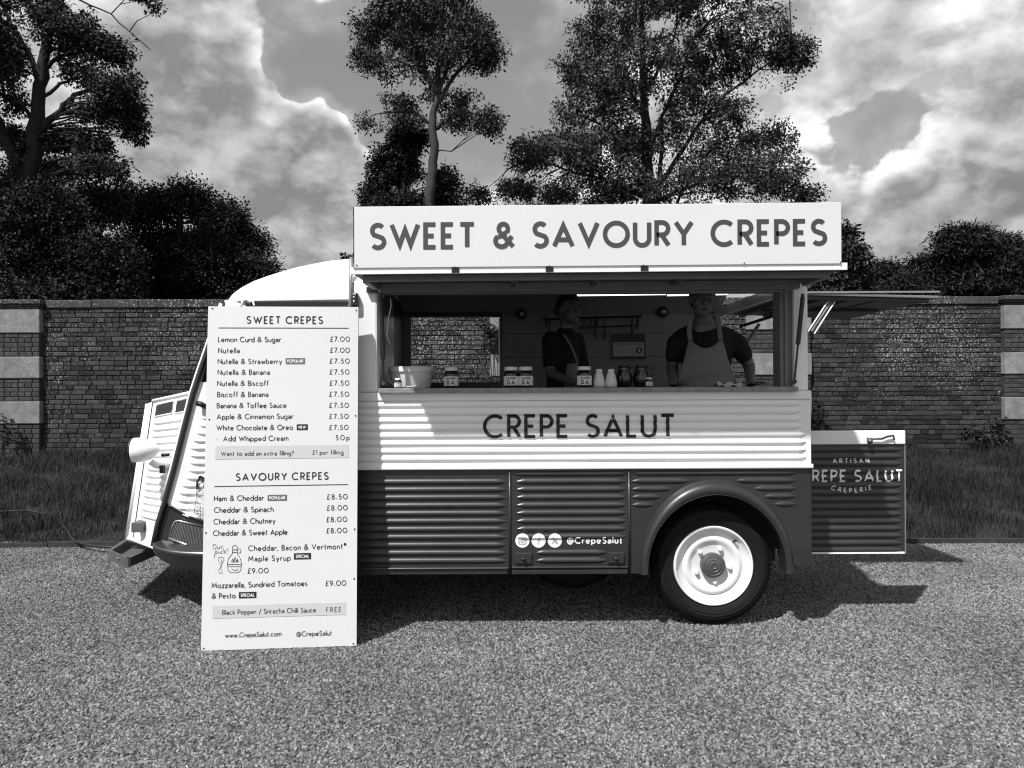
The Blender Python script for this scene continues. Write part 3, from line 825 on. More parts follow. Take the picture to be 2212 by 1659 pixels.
tree('tall_forked_tree', 'tall tree with forked dark trunk at the left edge', 15.5,
     [(60, 10, 90, 45), (180, 70, 75, 50), (240, 105, 58, 42), (15, 130, 45, 60), (255, 185, 58, 45), (185, 165, 60, 35, 0, .7), (285, 255, 42, 45), (215, 240, 60, 38), (40, 215, 45, 35, 0, .6),
      (130, 300, 80, 35), (30, 305, 50, 45), (290, 305, 34, 30), (335, 22, 22, 26), (315, -12, 28, 22), (-70, 100, 90, 200), (210, 310, 60, 35), (110, 50, 50, 40), (150, 110, 50, 30, 0, .5), (80, 370, 110, 45), (220, 360, 70, 30)],
     [(60, 460, .20), (62, 400, .19), (75, 330, .17), (82, 230, .15), (92, 140, .12), (110, 60, .09), (140, -20, .06)],
     [([(62, 410), (30, 340), (0, 270), (-40, 200)], .14, .07), ([(76, 300), (120, 250), (160, 205), (215, 190)], .09, .03), ([(86, 190), (60, 110), (20, 50), (0, 0)], .07, .03), ([(92, 150), (130, 120), (190, 110)], .05, .02),
      ([(84, 220), (130, 180), (200, 160), (260, 180)], .04, .015), ([(150, -10), (240, 30), (325, 108)], .02, .008), ([(78, 270), (50, 230), (10, 210)], .05, .02), ([(110, 70), (100, 20), (60, -20)], .05, .02)],
     1700, 46, .21, .070, .28, MLF4, MBARK2, 12, gapf=.55, shell=.42, flat=.7)
tree('round_dense_tree', 'dense rounded dark tree rising over the wall beside the cab roof', 17.2,
     [(300, 440, 80, 48), (400, 432, 68, 48), (480, 475, 66, 50), (535, 530, 62, 50), (572, 590, 40, 45), (450, 570, 110, 80), (340, 560, 120, 90), (300, 640, 200, 50), (500, 640, 90, 40)],
     [(380, 700, .25), (382, 560, .18), (390, 460, .06)], [], 1500, 85, .32, .064, .3, MLF2, MBARK2, 14, shell=.33, flat=.8)
tree('dark_undergrowth_tree', 'near black bushy tree below the tall forked tree at far left', 15.0,
     [(200, 440, 90, 60), (80, 470, 100, 80), (80, 590, 120, 85), (200, 570, 110, 90), (-40, 450, 90, 90), (130, 640, 180, 45), (-60, 600, 100, 80)],
     [(90, 720, .2), (92, 560, .14), (96, 460, .05)], [], 1350, 85, .32, .064, .3, MLF2, MBARK2, 15, shell=.33, flat=.8)
tree('spreading_conifer', 'dark feathery conifer rising over the wall at the right edge', 16,
     [(2085, 525, 72, 48), (2150, 560, 90, 65), (2015, 590, 68, 50), (2205, 600, 80, 70), (2090, 615, 120, 50), (1960, 620, 55, 35), (2250, 560, 60, 60)],
     [(2095, 720, .2), (2096, 600, .14), (2098, 510, .04)], [], 1000, 80, .32, .12, .10, MLF3, MBARK2, 17, shell=.35, droop=.15, flat=.3)
tree('small_leafy_tree', 'small leafy tree just past the right end of the sign', 17,
     [(1828, 500, 20, 22, 0, .6), (1840, 545, 32, 28), (1825, 590, 55, 45), (1790, 615, 60, 40)],
     [(1825, 720, .1), (1826, 600, .07), (1828, 510, .02)], [], 260, 70, .28, .09, .3, MLF4, MBARK2, 18, shell=.4)
tree('low_shrubby_tree', 'low shrubby tree between the small leafy tree and the conifer', 18,
     [(1905, 595, 42, 40), (1935, 610, 40, 40), (1880, 625, 45, 25)],
     [(1905, 720, .1), (1906, 640, .07), (1906, 590, .02)], [], 220, 70, .28, .09, .22, MLF3, MBARK2, 19, shell=.4)
tree('distant_tree', 'leafy branch tip of a tree showing just left of the sign above the cab roof', 25,
     [(775, 560, 40, 14), (860, 600, 100, 60), (800, 590, 40, 30)],
     [(860, 720, .12), (861, 640, .08), (861, 570, .03)], [], 160, 70, .3, .11, .3, MLF2, MBARK2, 20, shell=.4)

# weeds at the foot of the wall
def weed(name, label, u, v, Y, clumps, n, L, m, seed):
    b = at(u, v, Y); b.z = bank_z(b.x, Y)
    t = thing(name, b, label, 'plant')
    cl = [(tuple(at(a, c, Y - .05)), (ru * Y / FPX, .12, rv * Y / FPX), 1.0) for a, c, ru, rv in clumps]
    V, Fq, _ = foliage(cl, n, 14, .08, L, .28, seed, shell=.6)
    V[:, 1] = np.minimum(V[:, 1], WY - .02)
    quick_mesh('leaves', V, Fq, m, t)
    s = MB()
    for a, c, ru, rv in clumps:
        s.tube([b + Vector((0, -.1, 0)), (b + at(a, c, Y - .05)) / 2 + Vector((.03, -.05, 0)), at(a, c, Y - .05)], [.012, .009, .004], 5)
    s.build('stem', MBARK2, t)
weed('wall_weed', 'dark leafy weed at the foot of the right hand pilaster', 2130, 965, WY - .25, [(2120, 930, 30, 25), (2150, 905, 25, 28), (2165, 945, 30, 18), (2085, 940, 18, 14)], 34, .07, MLF4, 31)
weed('creeper', 'dark creeper on the wall beside the rear edge of the van', 1775, 965, WY - .1, [(1765, 900, 14, 45), (1775, 935, 28, 25), (1800, 950, 24, 14)], 36, .06, MLF2, 32)
weed('wall_fern', 'ragged fern growing from the wall seen through the serving hatch', 1060, 800, WY - .12, [(1058, 715, 18, 18), (1045, 700, 18, 8), (1066, 735, 10, 16)], 16, .06, MLF4, 33)
weed('edge_weed', 'straggly weed by the pilaster at the left edge', 10, 965, WY - .25, [(8, 900, 14, 35), (15, 940, 20, 20)], 14, .06, MLF4, 34)

# hose lying in the grass
hp = []
hps = [(-120, 1122), (0, 1126), (60, 1127), (120, 1132), (140, 1148), (160, 1170), (195, 1180), (240, 1184), (300, 1182), (380, 1178)]
pz = [.05, .06, .07, .06, .05, .04, .03, .02, .02, .02]
for i, (u, v) in enumerate(hps):
    q = onground(u, v, 0.05); q.z = max(bank_z(q.x, q.y) if q.y > GY else 0, 0) + .055
    hp.append(q)
hh = MB(); S = []
for i in range(len(hp) - 1):
    for s in range(5): S.append(hp[i].lerp(hp[i + 1], s / 5))
S.append(hp[-1])
S = [S[0]] + [(S[i - 1] + S[i] * 2 + S[i + 1]) / 4 for i in range(1, len(S) - 1)] + [S[-1]]
hh.tube(S, .012, 8)
tag(hh.build('hose', mat('hose_rubber', .012, .5), smooth=True), 'black hose looping out of the grass towards the front bumper', 'hose')

# ================================================================== the van
YN, YF, YC = 4.46, 6.40, 5.43
XB, XR = -.93, 1.76
ZSPLIT = .949; ZSILL = .334
def X(u, y=YN): return at(u, 837, y).x
def Z(v, u=1106, y=YN): return at(u, v, y).z
van = thing('food_van', (.3, YC, 0), 'vintage corrugated crepe van, white over dark paint, serving hatch raised', 'van')

# --- upper white ribbed side
WR = [(1.330 - k * .0452, XB - .1 if k < 20 else XB, (XR - .035) - (.03 if k < 4 else .0)) for k in range(9)]
q = MB(); rib_panel(q, XB, XR - .006, ZSPLIT + .024, 1.352, YN, WR, hgt=.014, wid=.0450)
side_w = q.build('white_side_panel', MW, van, smooth=True)
q = MB(); q.box(XB, XR - .004, YN - .013, YN + .02, 1.353, 1.404)
q.build('sill_band', MW, van, bevel=.006)
q = MB(); q.box(XB, XR + .004, YN - .016, YN + .02, ZSPLIT, ZSPLIT + .026)
q.build('waist_trim', MW, van, bevel=.006)
q = MB(); q.box(XB, XR, YN + .012, YN + .04, ZSPLIT - .01, 1.40); q.build('inner_skin', MINT, van)

# --- lower dark ribbed panels
yl = YN + .006
xs1, xs2 = X(1100), X(1358)
rows = [Z(1041 + 17.1 * k, 1100) for k in range(11)]
P1R = [(z, XB - .2, X(1092)) for z in rows]
q = MB(); rib_panel(q, XB, xs1 - .004, ZSILL + .03, ZSPLIT - .002, yl, P1R, wid=.031, hgt=.0085); p1 = q.build('lower_front_panel', MD, van, smooth=True)
P2R = [(z, X(1113), X(1352)) for z in rows[:8]] + [(z, X(1155), X(1308)) for z in rows[9:11]] + [(rows[0] + .0465, X(1106), X(1356))]
q = MB(); rib_panel(q, xs1 + .004, xs2 - .004, ZSILL + .03, ZSPLIT - .002, yl, P2R, wid=.031, hgt=.0085); p2 = q.build('locker_door', MD, van, smooth=True)
AX, AZ = X(1545), .36
P3R = [(rows[0] + .0465, X(1364), X(1720))]
for k, (a, b) in enumerate([(1487, 1590), (1449, 1628), (1425, 1650), (1410, 1671)]):
    P3R += [(rows[k], X(1363), X(a)), (rows[k], X(b), X(1719))]
def keep3(x, z):
    if z < ZSILL + .045 and x > AX: return False
    return ((x - AX) / .43) ** 2 + ((z - AZ) / .49) ** 2 > 1
q = MB(); rib_panel(q, xs2 + .004, XR - .008, ZSILL, ZSPLIT - .002, yl, P3R, keep3, wid=.031, hgt=.0085); p3 = q.build('rear_quarter_panel', MD, van, smooth=True)
q = MB(); q.box(XR - .0075, XR - .002, YN + .004, YN + .10, ZSILL + .046, ZSPLIT - .002); q.build('rear_corner_edge', MD, van, bevel=.003)
for xx in (xs1, xs2):
    q = MB(); q.tube([(xx, YN + .002, ZSILL + .004), (xx, YN + .002, ZSPLIT - .006)], .007, 8); q.build('seam_bead', MD, van, smooth=True)
# sills
q = MB(); q.box(XB, xs1 - .012, YN - .002, YN + .05, ZSILL, ZSILL + .031); q.tube([(XB, YN - .004, ZSILL + .036), (xs1 - .012, YN - .004, ZSILL + .036)], .008, 8)
q.build('sill', MD, van, bevel=.004)
q = MB(); q.box(xs1 + .012, xs2 - .012, YN - .006, YN + .05, ZSILL, ZSILL + .026); q.tube([(xs1 + .012, YN - .006, ZSILL + .041), (xs2 - .012, YN - .006, ZSILL + .041)], .007, 8)
q.build('sill', MD, van, bevel=.004)
for u in (1126, 1325):
    q = MB(); q.box(X(u - 15), X(u + 21), YN - .010, YN + .01, Z(1217), Z(1194)); h = q.build('hinge_plate', MD, p2, bevel=.004)
    q = MB(); q.tube([(X(u + 3), YN - .008, Z(1206)), (X(u + 3), YN - .034, Z(1206))], [.009, .012], 10); q.build('knob', MBLK, p2, smooth=True)
# wheel arch flare
q = MB()
prof = [(0.0, .002), (.12, -.012), (.3, -.034), (.55, -.045), (.8, -.045), (1.0, -.036), (1.0, .0), (1.0, .10)]
def flare(s, t):
    th = R(-3 + 186 * s); k = t * (len(prof) - 1); i = min(int(k), len(prof) - 2); fr = k - i
    m_ = prof[i][0] * (1 - fr) + prof[i + 1][0] * fr; yy = prof[i][1] * (1 - fr) + prof[i + 1][1] * fr
    ra = .455 * (1 - m_) + .405 * m_; rbz = .525 * (1 - m_) + .438 * m_
    return (AX + ra * math.cos(th), YN + .004 + yy, AZ + rbz * math.sin(th))
q.grid(flare, 48, 14); q.build('wheel_arch', MD, van, smooth=True)
q = MB(); q.box(AX - .46, AX + .46, YN + .33, YN + .36, .33, .95); q.box(AX - .47, AX + .47, YN + .11, YN + .33, .80, .84)
q.build('wheel_well', MUND, van)
# underbody
q = MB(); q.box(-1.72, AX - .47, YN + .10, YF - .06, .40, .44); q.box(AX - .47, XR - .04, YN + .36, YF - .06, .40, .44)
q.box(-1.6, 1.6, 4.9, 5.0, .30, .40); q.box(-1.6, 1.6, 5.86, 5.96, .30, .40); q.box(.2, .3, 4.7, 6.2, .28, .38)
q.build('chassis', MUND, van)

# --- wheels
def wheel(cx, yo, sgn, nm='wheel'):
    w = thing_part = None
    t = MB()
    def yy(d): return yo + sgn * d
    t.lathe([(.236, yy(.030)), (.244, yy(.012)), (.262, yy(.004)), (.285, yy(.0)), (.288, yy(.003)), (.30, yy(.0)), (.303, yy(.004)), (.318, yy(.006)), (.335, yy(.018)), (.349, yy(.036)), (.356, yy(.060)),
             (.360, yy(.085)), (.360, yy(.135)), (.352, yy(.165)), (.33, yy(.185)), (.24, yy(.185))], 72, (cx, 0, .36), 'y', cap=False)
    for k in range(76):
        a = 2 * math.pi * k / 76; ca, sa = math.cos(a), math.sin(a); da = .031
        pts = []
        for (r_, d_) in ((.333, .012), (.363, .055)):
            for e in (-da, da * .55):
                pts.append((cx + r_ * math.cos(a + e), yy(d_ - .003), .36 + r_ * math.sin(a + e)))
        b_ = [(cx + .34 * math.cos(a - da), yy(.07), .36 + .34 * math.sin(a - da)), (cx + .34 * math.cos(a + da * .55), yy(.07), .36 + .34 * math.sin(a + da * .55))]
        t.add(pts + b_, [(0, 1, 3, 2), (0, 2, 4), (1, 5, 3), (2, 3, 5, 4)])
    tyre = t.build('tyre', MRUB, van, smooth=True, split=40)
    r_ = MB()
    r_.lathe([(.238, yy(.030)), (.238, yy(.010)), (.234, yy(.005)), (.226, yy(.006)), (.220, yy(.018)), (.206, yy(.034)), (.184, yy(.040)), (.180, yy(.045)), (.176, yy(.040)), (.168, yy(.032)), (.155, yy(.030)),
              (.142, yy(.034)), (.130, yy(.044)), (.12, yy(.048)), (.09, yy(.050)), (.0, yy(.060))], 64, (cx, 0, .36), 'y', cap=False)
    rim = r_.build('rim', MRIM, tyre, smooth=True, split=50)
    hb = MB(); hb.lathe([(.072, yy(.060)), (.075, yy(.024)), (.070, yy(.012)), (.056, yy(.007)), (.053, yy(.009)), (.036, yy(.003)), (.033, yy(.005)), (.016, yy(.001)), (.012, yy(.004)), (0, yy(.003))], 40, (cx, 0, .36), 'y')
    hb.build('hub_cap', MHUB, tyre, smooth=True, split=40)
    for k in range(5):
        a = R(62 + 72 * k)
        bt = MB(); bt.tube([(cx + .105 * math.cos(a), yy(.055), .36 + .105 * math.sin(a)), (cx + .105 * math.cos(a), yy(.034), .36 + .105 * math.sin(a)), (cx + .105 * math.cos(a), yy(.026), .36 + .105 * math.sin(a))], [.014, .014, .007], 8)
        bt.build('wheel_bolt', MRIM, tyre, smooth=True, split=40)
    vv = MB(); vv.tube([(cx + .125, yy(.045), .36 + .135), (cx + .135, yy(.012), .36 + .150)], .006, 6); vv.build('valve', MBLK, tyre)
    return tyre
WX = X(1537, 4.56)
wheel(WX, 4.525, 1); wheel(WX, YF - .07, -1); wheel(WX - 2.53, 4.56, 1); wheel(WX - 2.53, YF - .10, -1)
q = MB(); q.lathe([(.20, 4.86), (.30, 4.85), (.345, 4.88), (.355, 4.93), (.345, 4.99), (.30, 5.02), (.2, 5.01)], 48, (X(1235, 4.9), 0, .485), 'y')
q.build('spare_tyre', MRUB, van, smooth=True)

# --- posts, roof, far side
ZT = 2.03
q = MB(); q.box(XB, X(816), YN - .004, YN + .09, 1.405, ZT + .02); q.build('front_post', MW, van, bevel=.012)
q = MB(); q.box(X(1716), XR - .02, YN - .002, YN + .07, 1.405, ZT); q.build('rear_post', MW, van, bevel=.008)
q = MB(); q.box(X(1690), X(1715), YN + .03, YN + .16, 1.405, ZT); q.box(X(1698), X(1704), YN + .01, YN + .03, 1.43, ZT); q.build('post_lining', MFRM, van, bevel=.004)
q = MB(); q.box(X(816) + .001, X(1716) - .001, YN + .02, YN + .09, 1.985, ZT + .02); q.build('hatch_header', MFRM, van, bevel=.004)
n = 22
def roof_pt(t):
    qv = -1 + 2 * t
    return (YC + qv * (YF - YN) / 2, ZT + .02 + .25 * (1 - abs(qv) ** 2.6) ** .55)
q = MB()
def rf(s, t):
    y, z = roof_pt(t); return (XB - .02 + (XR + .02 - XB) * s, y, z)
q.grid(rf, 8, n); q.build('body_roof', MW, van, smooth=True)
q = MB(); q.grid(lambda s, t: (XB + (XR - XB) * s, roof_pt(t)[0] * .985 + YC * .015, roof_pt(t)[1] - .03), 6, n); q.build('headlining', MINT, van, smooth=True)
hx0, hx1, hz0, hz1 = X(888, 6.37), X(1082, 6.37), Z(826, 980, 6.37), Z(683, 980, 6.37)
q = MB()
q.box(XB, hx0, YF - .03, YF, ZSILL, ZT + .02); q.box(hx1, XR, YF - .03, YF, ZSILL, ZT + .02)
q.box(hx0, hx1, YF - .03, YF, ZSILL, hz0); q.box(hx0, hx1, YF - .03, YF, hz1, ZT + .02)
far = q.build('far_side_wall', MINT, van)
q = MB(); q.box(hx1 - .006, hx1 + .012, YF - .05, YF - .031, hz0, hz1); q.box(hx0 - .03, hx1 + .012, YF - .06, YF - .031, hz1 - .002, hz1 + .03); q.box(hx0 - .01, hx1 + .01, YF - .06, YF - .031, hz0 - .06, hz0)
q.build('far_hatch_frame', MBLK, van)
q = MB(); q.box(hx1 - .016, hx1 - .007, YF - .045, YF - .035, hz0 + .05, hz1 - .02); q.build('far_hatch_edge', MALU, van)
for zz in (1.68, 1.88, 2.08):
    q = MB(); q.box(hx1 + .02, XR - .03, YF - .034, YF - .031, zz, zz + .004); q.build('panel_joint', MIND, van)
# bulkhead to the cab, floor, ceiling bits
q = MB(); q.box(XB + .005, XB + .03, YN + .10, 5.80, .44, ZT + .12); 
bul = q.build('bulkhead', mat('brushed_steel', .34, .28, .5, 9, metal=.85), van)
q = MB(); q.box(XB + .004, XB + .02, 5.80, YF - .04, .44, ZT + .1); q.build('cab_opening_shade_sheet', MBLK, van)  # solid black sheet: the dark of the opening to the cab put in as colour
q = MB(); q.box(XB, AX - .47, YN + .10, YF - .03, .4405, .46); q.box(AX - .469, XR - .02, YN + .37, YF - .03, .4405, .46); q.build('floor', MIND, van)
# rear face
q = MB(); q.box(XR - .05, XR - .01, YF - .12, YF, ZSILL + .05, ZT); q.build('rear_post', MW, van, bevel=.008)
q = MB(); q.box(XR - .04, XR - .015, YC + .02, YF - .10, .40, 1.12); q.build('rear_door', MD, van, bevel=.006)
q = MB(); q.box(XR - .05, XR - .01, YN + .075, YF - .12, ZT - .02, ZT + .05); q.build('rear_header', MW, van, bevel=.006)
q = MB(); q.box(XR - .05, XR - .02, YN + .05, YN + .28, .40, 1.38); q.build('rear_corner_panel', MD, van)

# --- counter
CT = 1.428
q = MB(); q.box(X(816, 4.41), X(1725, 4.41), YN - .05, YN + .019, CT - .028, CT)
q.build('counter_edge', MWOOD, van, bevel=.003)
q = MB(); q.box(XB + .04, XR - .06, YN + .095, YN + .52, CT - .03, CT - .002); q.build('counter_top', mat('counter_laminate', .10, .35, .2, 6), van, bevel=.003)
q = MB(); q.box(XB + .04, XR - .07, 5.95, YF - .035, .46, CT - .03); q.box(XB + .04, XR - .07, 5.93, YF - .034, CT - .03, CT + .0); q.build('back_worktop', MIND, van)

# --- serving flap with the sign
YO = 3.955
def tz(x): return .0048 * (x - .45)
def flp(x, y, z): return (x, y, z + tz(x))
FX0, FX1 = X(763, YO) - .012, X(1826, YO) + .012
zo, zi = 2.052, 2.045
def fbox(mb, x0, x1, y0, y1, z0, z1):
    mb.hexa([flp(x0, y0, z0), flp(x1, y0, z0), flp(x1, y1, z0), flp(x0, y1, z0), flp(x0, y0, z1), flp(x1, y0, z1), flp(x1, y1, z1), flp(x0, y1, z1)]); return mb
q = MB(); fbox(q, FX0, FX1, YO - .006, YN - .01, zo - .004, zo + .014)
flap = q.build('serving_flap', MW, van)
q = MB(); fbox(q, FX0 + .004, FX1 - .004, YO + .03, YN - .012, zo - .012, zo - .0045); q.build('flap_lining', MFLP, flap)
q = MB(); fbox(q, FX0, FX1, YO - .006, YO + .016, zo - .022, zo - .0045); q.build('flap_lip', MW, flap)
q = MB(); fbox(q, FX0 + .05, FX1 - .05, YO + .10, YO + .135, zo - .045, zo - .0125); q.build('flap_rail', MFRM, flap, bevel=.003)
q = MB(); fbox(q, FX0 + .08, FX1 - .08, YN - .075, YN - .02, zo - .062, zo - .0125); q.build('flap_rail', MFRM, flap, bevel=.003)
for xx in (FX0 + .055, FX1 - .055):
    q = MB(); fbox(q, xx - .018, xx + .018, YO + .136, YN - .076, zo - .05, zo - .0125); q.build('flap_side_rail', MFRM, flap, bevel=.003)
for u in (1110, 1290, 1470):
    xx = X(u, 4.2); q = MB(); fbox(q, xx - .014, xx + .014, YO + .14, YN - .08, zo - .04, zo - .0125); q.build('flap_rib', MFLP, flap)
    q = MB(); q.tube([flp(xx + .02, YO + .3, zo - .012), flp(xx + .02, YO + .3, zo - .05)], .007, 6); q.build('bolt', MALU, flap)
SX0, SX1 = X(766, YO - .014), X(1820, YO - .014)
SZ0, SZ1 = zo + .008, Z(443, 1290, YO)
def sgn_pt(x, z, d): return (x, YO - .0145 - d, z + tz(x))
q = MB(); q.hexa([(SX0, YO - .013, SZ0 + tz(SX0)), (SX1, YO - .013, SZ0 + tz(SX1)), (SX1, YO - .001, SZ0 + tz(SX1)), (SX0, YO - .001, SZ0 + tz(SX0)),
                  (SX0, YO - .013, SZ1 + tz(SX0)), (SX1, YO - .013, SZ1 + tz(SX1)), (SX1, YO - .001, SZ1 + tz(SX1)), (SX0, YO - .001, SZ1 + tz(SX0))])
sign = q.build('sign_panel', MS, van, bevel=.002)
sb = (Z(541, 800, YO) + Z(532, 1787, YO)) / 2 - (tz(X(800, YO)) + tz(X(1787, YO))) / 2
capS = (58.5) * YO / FPX
letter_parts('sign_letter', ML, sign, text_shapes('SWEET & SAVOURY CREPES', capS, X(1787, YO) - X(800, YO), .165, .2, .50, 1, .02), lambda a, b, d: sgn_pt(a, b, d + .0006), X(800, YO), sb)
q = MB(); q.box(SX0 - .004, SX0 - .0005, YO - .014, YO + .03, SZ0 + tz(SX0), SZ1 + tz(SX0)); q.build('sign_end_trim', MBLK, sign)
for u, v in ((770, 572), (982, 576), (1186, 574), (1390, 572), (1608, 568), (1816, 566)):
    p = at(u, v, YO - .016); q = MB(); q.lathe([(0, p.y - .002), (.0045, p.y - .001), (.0045, p.y + .002)], 8, (p.x, 0, p.z), 'y'); q.build('screw', MALU, sign)
for u in (985, 1188, 1393):
    xx = X(u, YO); q = MB(); fbox(q, xx - .02, xx + .02, YO - .0095, YO - .0065, zo - .02, zo + .007); q.build('bracket', MBLK, sign)
for xx in (SX0 + .2, .0, .6, 1.2, SX1 - .2):
    q = MB(); q.tube([flp(xx, YO + .02, SZ1 - .05), flp(xx, YN - .15, zo + .012)], .008, 6); q.build('sign_stay', MBLK, sign)
# gas struts
def strut(a, b, f=.55, nm='gas_strut'):
    a, b = Vector(a), Vector(b); mid = a.lerp(b, f)
    s = MB(); s.tube([a, mid], .013, 10); s.tube([mid, b], .006, 8); s.tube([b + Vector((0, .004, -.004)), b + Vector((0, -.012, 0))], .012, 8); s.tube([a, a + Vector((0, .0, .02))], .010, 8)
    return s.build(nm, MBLK, van, smooth=True, split=40)
strut(at(823, 640, YN - .03), at(829, 828, YN - .012), .72)
strut(at(1734, 642, YN - .045), at(1716, 824, YN - .012), .56)
q = MB(); q.tube([at(843, 645, YN + .02), at(845, 660, YN + .03), at(839, 690, YN + .03), at(836, 725, YN + .03), at(842, 742, YN + .03)], .004, 6); q.build('cable', MALU, van)
for u in (817, 1762):
    p = at(u, 600 if u > 1000 else 622, YN - .14 if u > 1000 else YN - .05)
    q = MB(); q.box(p.x - .022, p.x + .022, p.y - .02, p.y + .02, p.z - .012, p.z + .012); q.tube([p, p + Vector((-.03 if u > 1000 else .02, .05, -.05))], .009, 8); q.build('flap_hinge', MALU, van, bevel=.004)
q = MB(); p = at(800, 628, YN - .02); q.box(p.x - .02, p.x + .05, YN - .035, YN - .004, p.z - .012, p.z + .02); q.build('bracket', MBLK, van)
q = MB(); p = at(767, 648, YN - .015); q.box(p.x - .02, p.x + .023, YN - .045, YN - .005, p.z - .043, p.z + .040); ml_ = q.build('marker_lamp', MBRONZE, van, bevel=.012)
for dz in (-.012, .012):
    q = MB(); q.lathe([(0, YN - .05), (.007, YN - .048), (.008, YN - .044)], 8, (p.x, 0, p.z + dz), 'y'); q.build('lamp_screw', MALU, ml_)

# --- tailgate raised at the back, with stays
a0 = at(1676, 631, 5.03); a0.x = XR + .004; a1 = at(2024, 641, 5.03)
ty0, ty1 = 5.0, YF - .05
q = MB()
q.hexa([(a0.x, ty0, a0.z - .02), (a1.x, ty0, a1.z - .015), (a1.x, ty1, a1.z - .03), (a0.x, ty1, a0.z - .02), (a0.x, ty0, a0.z), (a1.x, ty0, a1.z + .003), (a1.x, ty1, a1.z - .012), (a0.x, ty1, a0.z)])
tg = q.build('tailgate', MFRM, van, bevel=.004)
q = MB(); q.hexa([(a0.x, ty0 + .02, a0.z - .045), (a1.x - .06, ty0 + .02, a1.z - .04), (a1.x - .06, ty0 + .05, a1.z - .04), (a0.x, ty0 + .05, a0.z - .045),
                  (a0.x, ty0 + .02, a0.z - .021), (a1.x - .06, ty0 + .02, a1.z - .017), (a1.x - .06, ty0 + .05, a1.z - .017), (a0.x, ty0 + .05, a0.z - .021)]); q.build('tailgate_rail', MBLK, tg)
q = MB(); q.box(a0.x, a1.x, ty0 - .006, ty0 - .001, a0.z - .012, a0.z + .0); q.build('tailgate_edge', MALU, tg)
for k in range(4):
    xx = a0.x + .12 + k * .2; q = MB(); q.box(xx, xx + .035, ty0 + .06, ty1 - .05, a0.z - .05, a0.z - .034); q.build('tailgate_batten', MFRM, tg)
q = MB(); q.box(a0.x + .1, a1.x - .1, YC + .2, YC + .24, a0.z - .07, a0.z - .051); q.build('tailgate_batten', MBLK, tg)
for du in (0, 13):
    q = MB(); q.tube([at(1746 + du, 716 + du * .4, YN + .58), at(1791 + du, 647 + du * .3, YN + .58)], .0065, 6); q.build('tailgate_stay', MALU, van)
q = MB(); A = at(1752, 716, YN + .59); B = at(1797, 648, YN + .59)
q.tube([A, B], .012, 6); q.build('tailgate_stay', MFRM, van)
strut(at(1672, 682, YF - .3), at(1600, 705, YF - .25), .9)
q = MB(); q.tube([at(1640, 700, YF - .2), at(1610, 745, YF - .2)], .014, 8); q.build('tailgate_stay', MFRM, van)

# --- rear door standing open
DY = 4.77
dx0, dx1 = XR + .012, X(1952, DY); dz0, dz1 = Z(1196, 1850, DY), Z(930, 1850, DY)
dsp = Z(960, 1850, DY)
DR = [(dsp - .032 - .0452 * k, dx0 - .1, dx1 - .018) for k in range(16)]
DR = [r_ for r_ in DR if r_[0] > dz0 + .02]
q = MB(); rib_panel(q, dx0, dx1, dz0 + .012, dsp, DY, DR, wid=.034, hgt=.0085); door = q.build('open_rear_door', MD, van, smooth=True)
q = MB(); q.box(dx0, dx1 + .004, DY - .012, DY + .018, dsp + .001, dz1); q.build('door_top_rail', MW, door, bevel=.005)
q = MB(); q.box(dx0, dx1 - .004, DY - .006, DY + .02, dz0, dz0 + .0115); q.build('door_bottom_edge', MW, door)
q = MB(); q.box(dx1, dx1 + .006, DY - .006, DY + .02, dz0 + .0, dsp); q.build('door_edge', MFRM, door)
q = MB(); q.box(dx0, dx1, DY + .004, DY + .026, dz0 + .012, dsp); q.build('door_inner', MINT, door)
q = MB(); hpnt = [at(1873, 948, DY - .03), at(1905, 948, DY - .03), at(1917, 943, DY - .03), at(1930, 941, DY - .03), at(1932, 950, DY - .03)]
q.tube(hpnt, .006, 8); q.build('latch_rod', MBLK, door, smooth=True)
c_ = at(1879, 953, DY - .035); q = MB(); q.lathe([(0, c_.y - .018), (.014, c_.y - .012), (.019, c_.y), (.014, c_.y + .012), (.006, c_.y + .02)], 16, (c_.x, 0, c_.z), 'y'); q.build('door_knob', MHUB, door, smooth=True)
def door_pt(a, b, d): return (a, DY - rib_h(a, b, DR, .0085, .034) - .003 - d, b)
def door_text(s, u0, v, u1, cap, wgt, bend=0.0):
    x0, x1 = X(u0, DY), X(u1, DY); z = Z(v, (u0 + u1) / 2, DY); cc_ = cap * DY / FPX
    sh = text_shapes(s, cc_, x1 - x0, wgt, .2, .45, 3, .012)
    def fn(a, b, d):
        if bend:
            t = (a - (x0 + x1) / 2); rr_ = bend; th = t / rr_
            a2 = (x0 + x1) / 2 + (rr_ + (b - z) * -1) * math.sin(th) ; b2 = z - (rr_ - (b - z)) * math.cos(th) + rr_
            b2 = z + rr_ - (rr_ - (b - z)) * math.cos(th)
            return door_pt(a2, b2, d)
        return door_pt(a, b, d)
    letter_parts('door_letter', MWP, door, sh, fn, x0, z)
door_text('ARTISAN', 1797, 1000, 1876, 10.5, .17)
door_text('CREPE SALUT', 1724, 1041, 1949, 27, .15)
door_text('CREPERIE', 1791, 1064, 1882, 10.5, .17, .42)
q = MB(); p = at(1758, 1046, DY - .12); q.lathe([(0, -.012), (.028, -.009), (.034, .0), (.034, .03)], 16, (0, 0, 0), 'x'); 
q.v = [(XR + .035 - v_[0], DY - .14 + v_[1], p.z + v_[2] * 1.5) for v_ in q.v]; q.build('tail_lamp', MBRONZE, van, smooth=True)

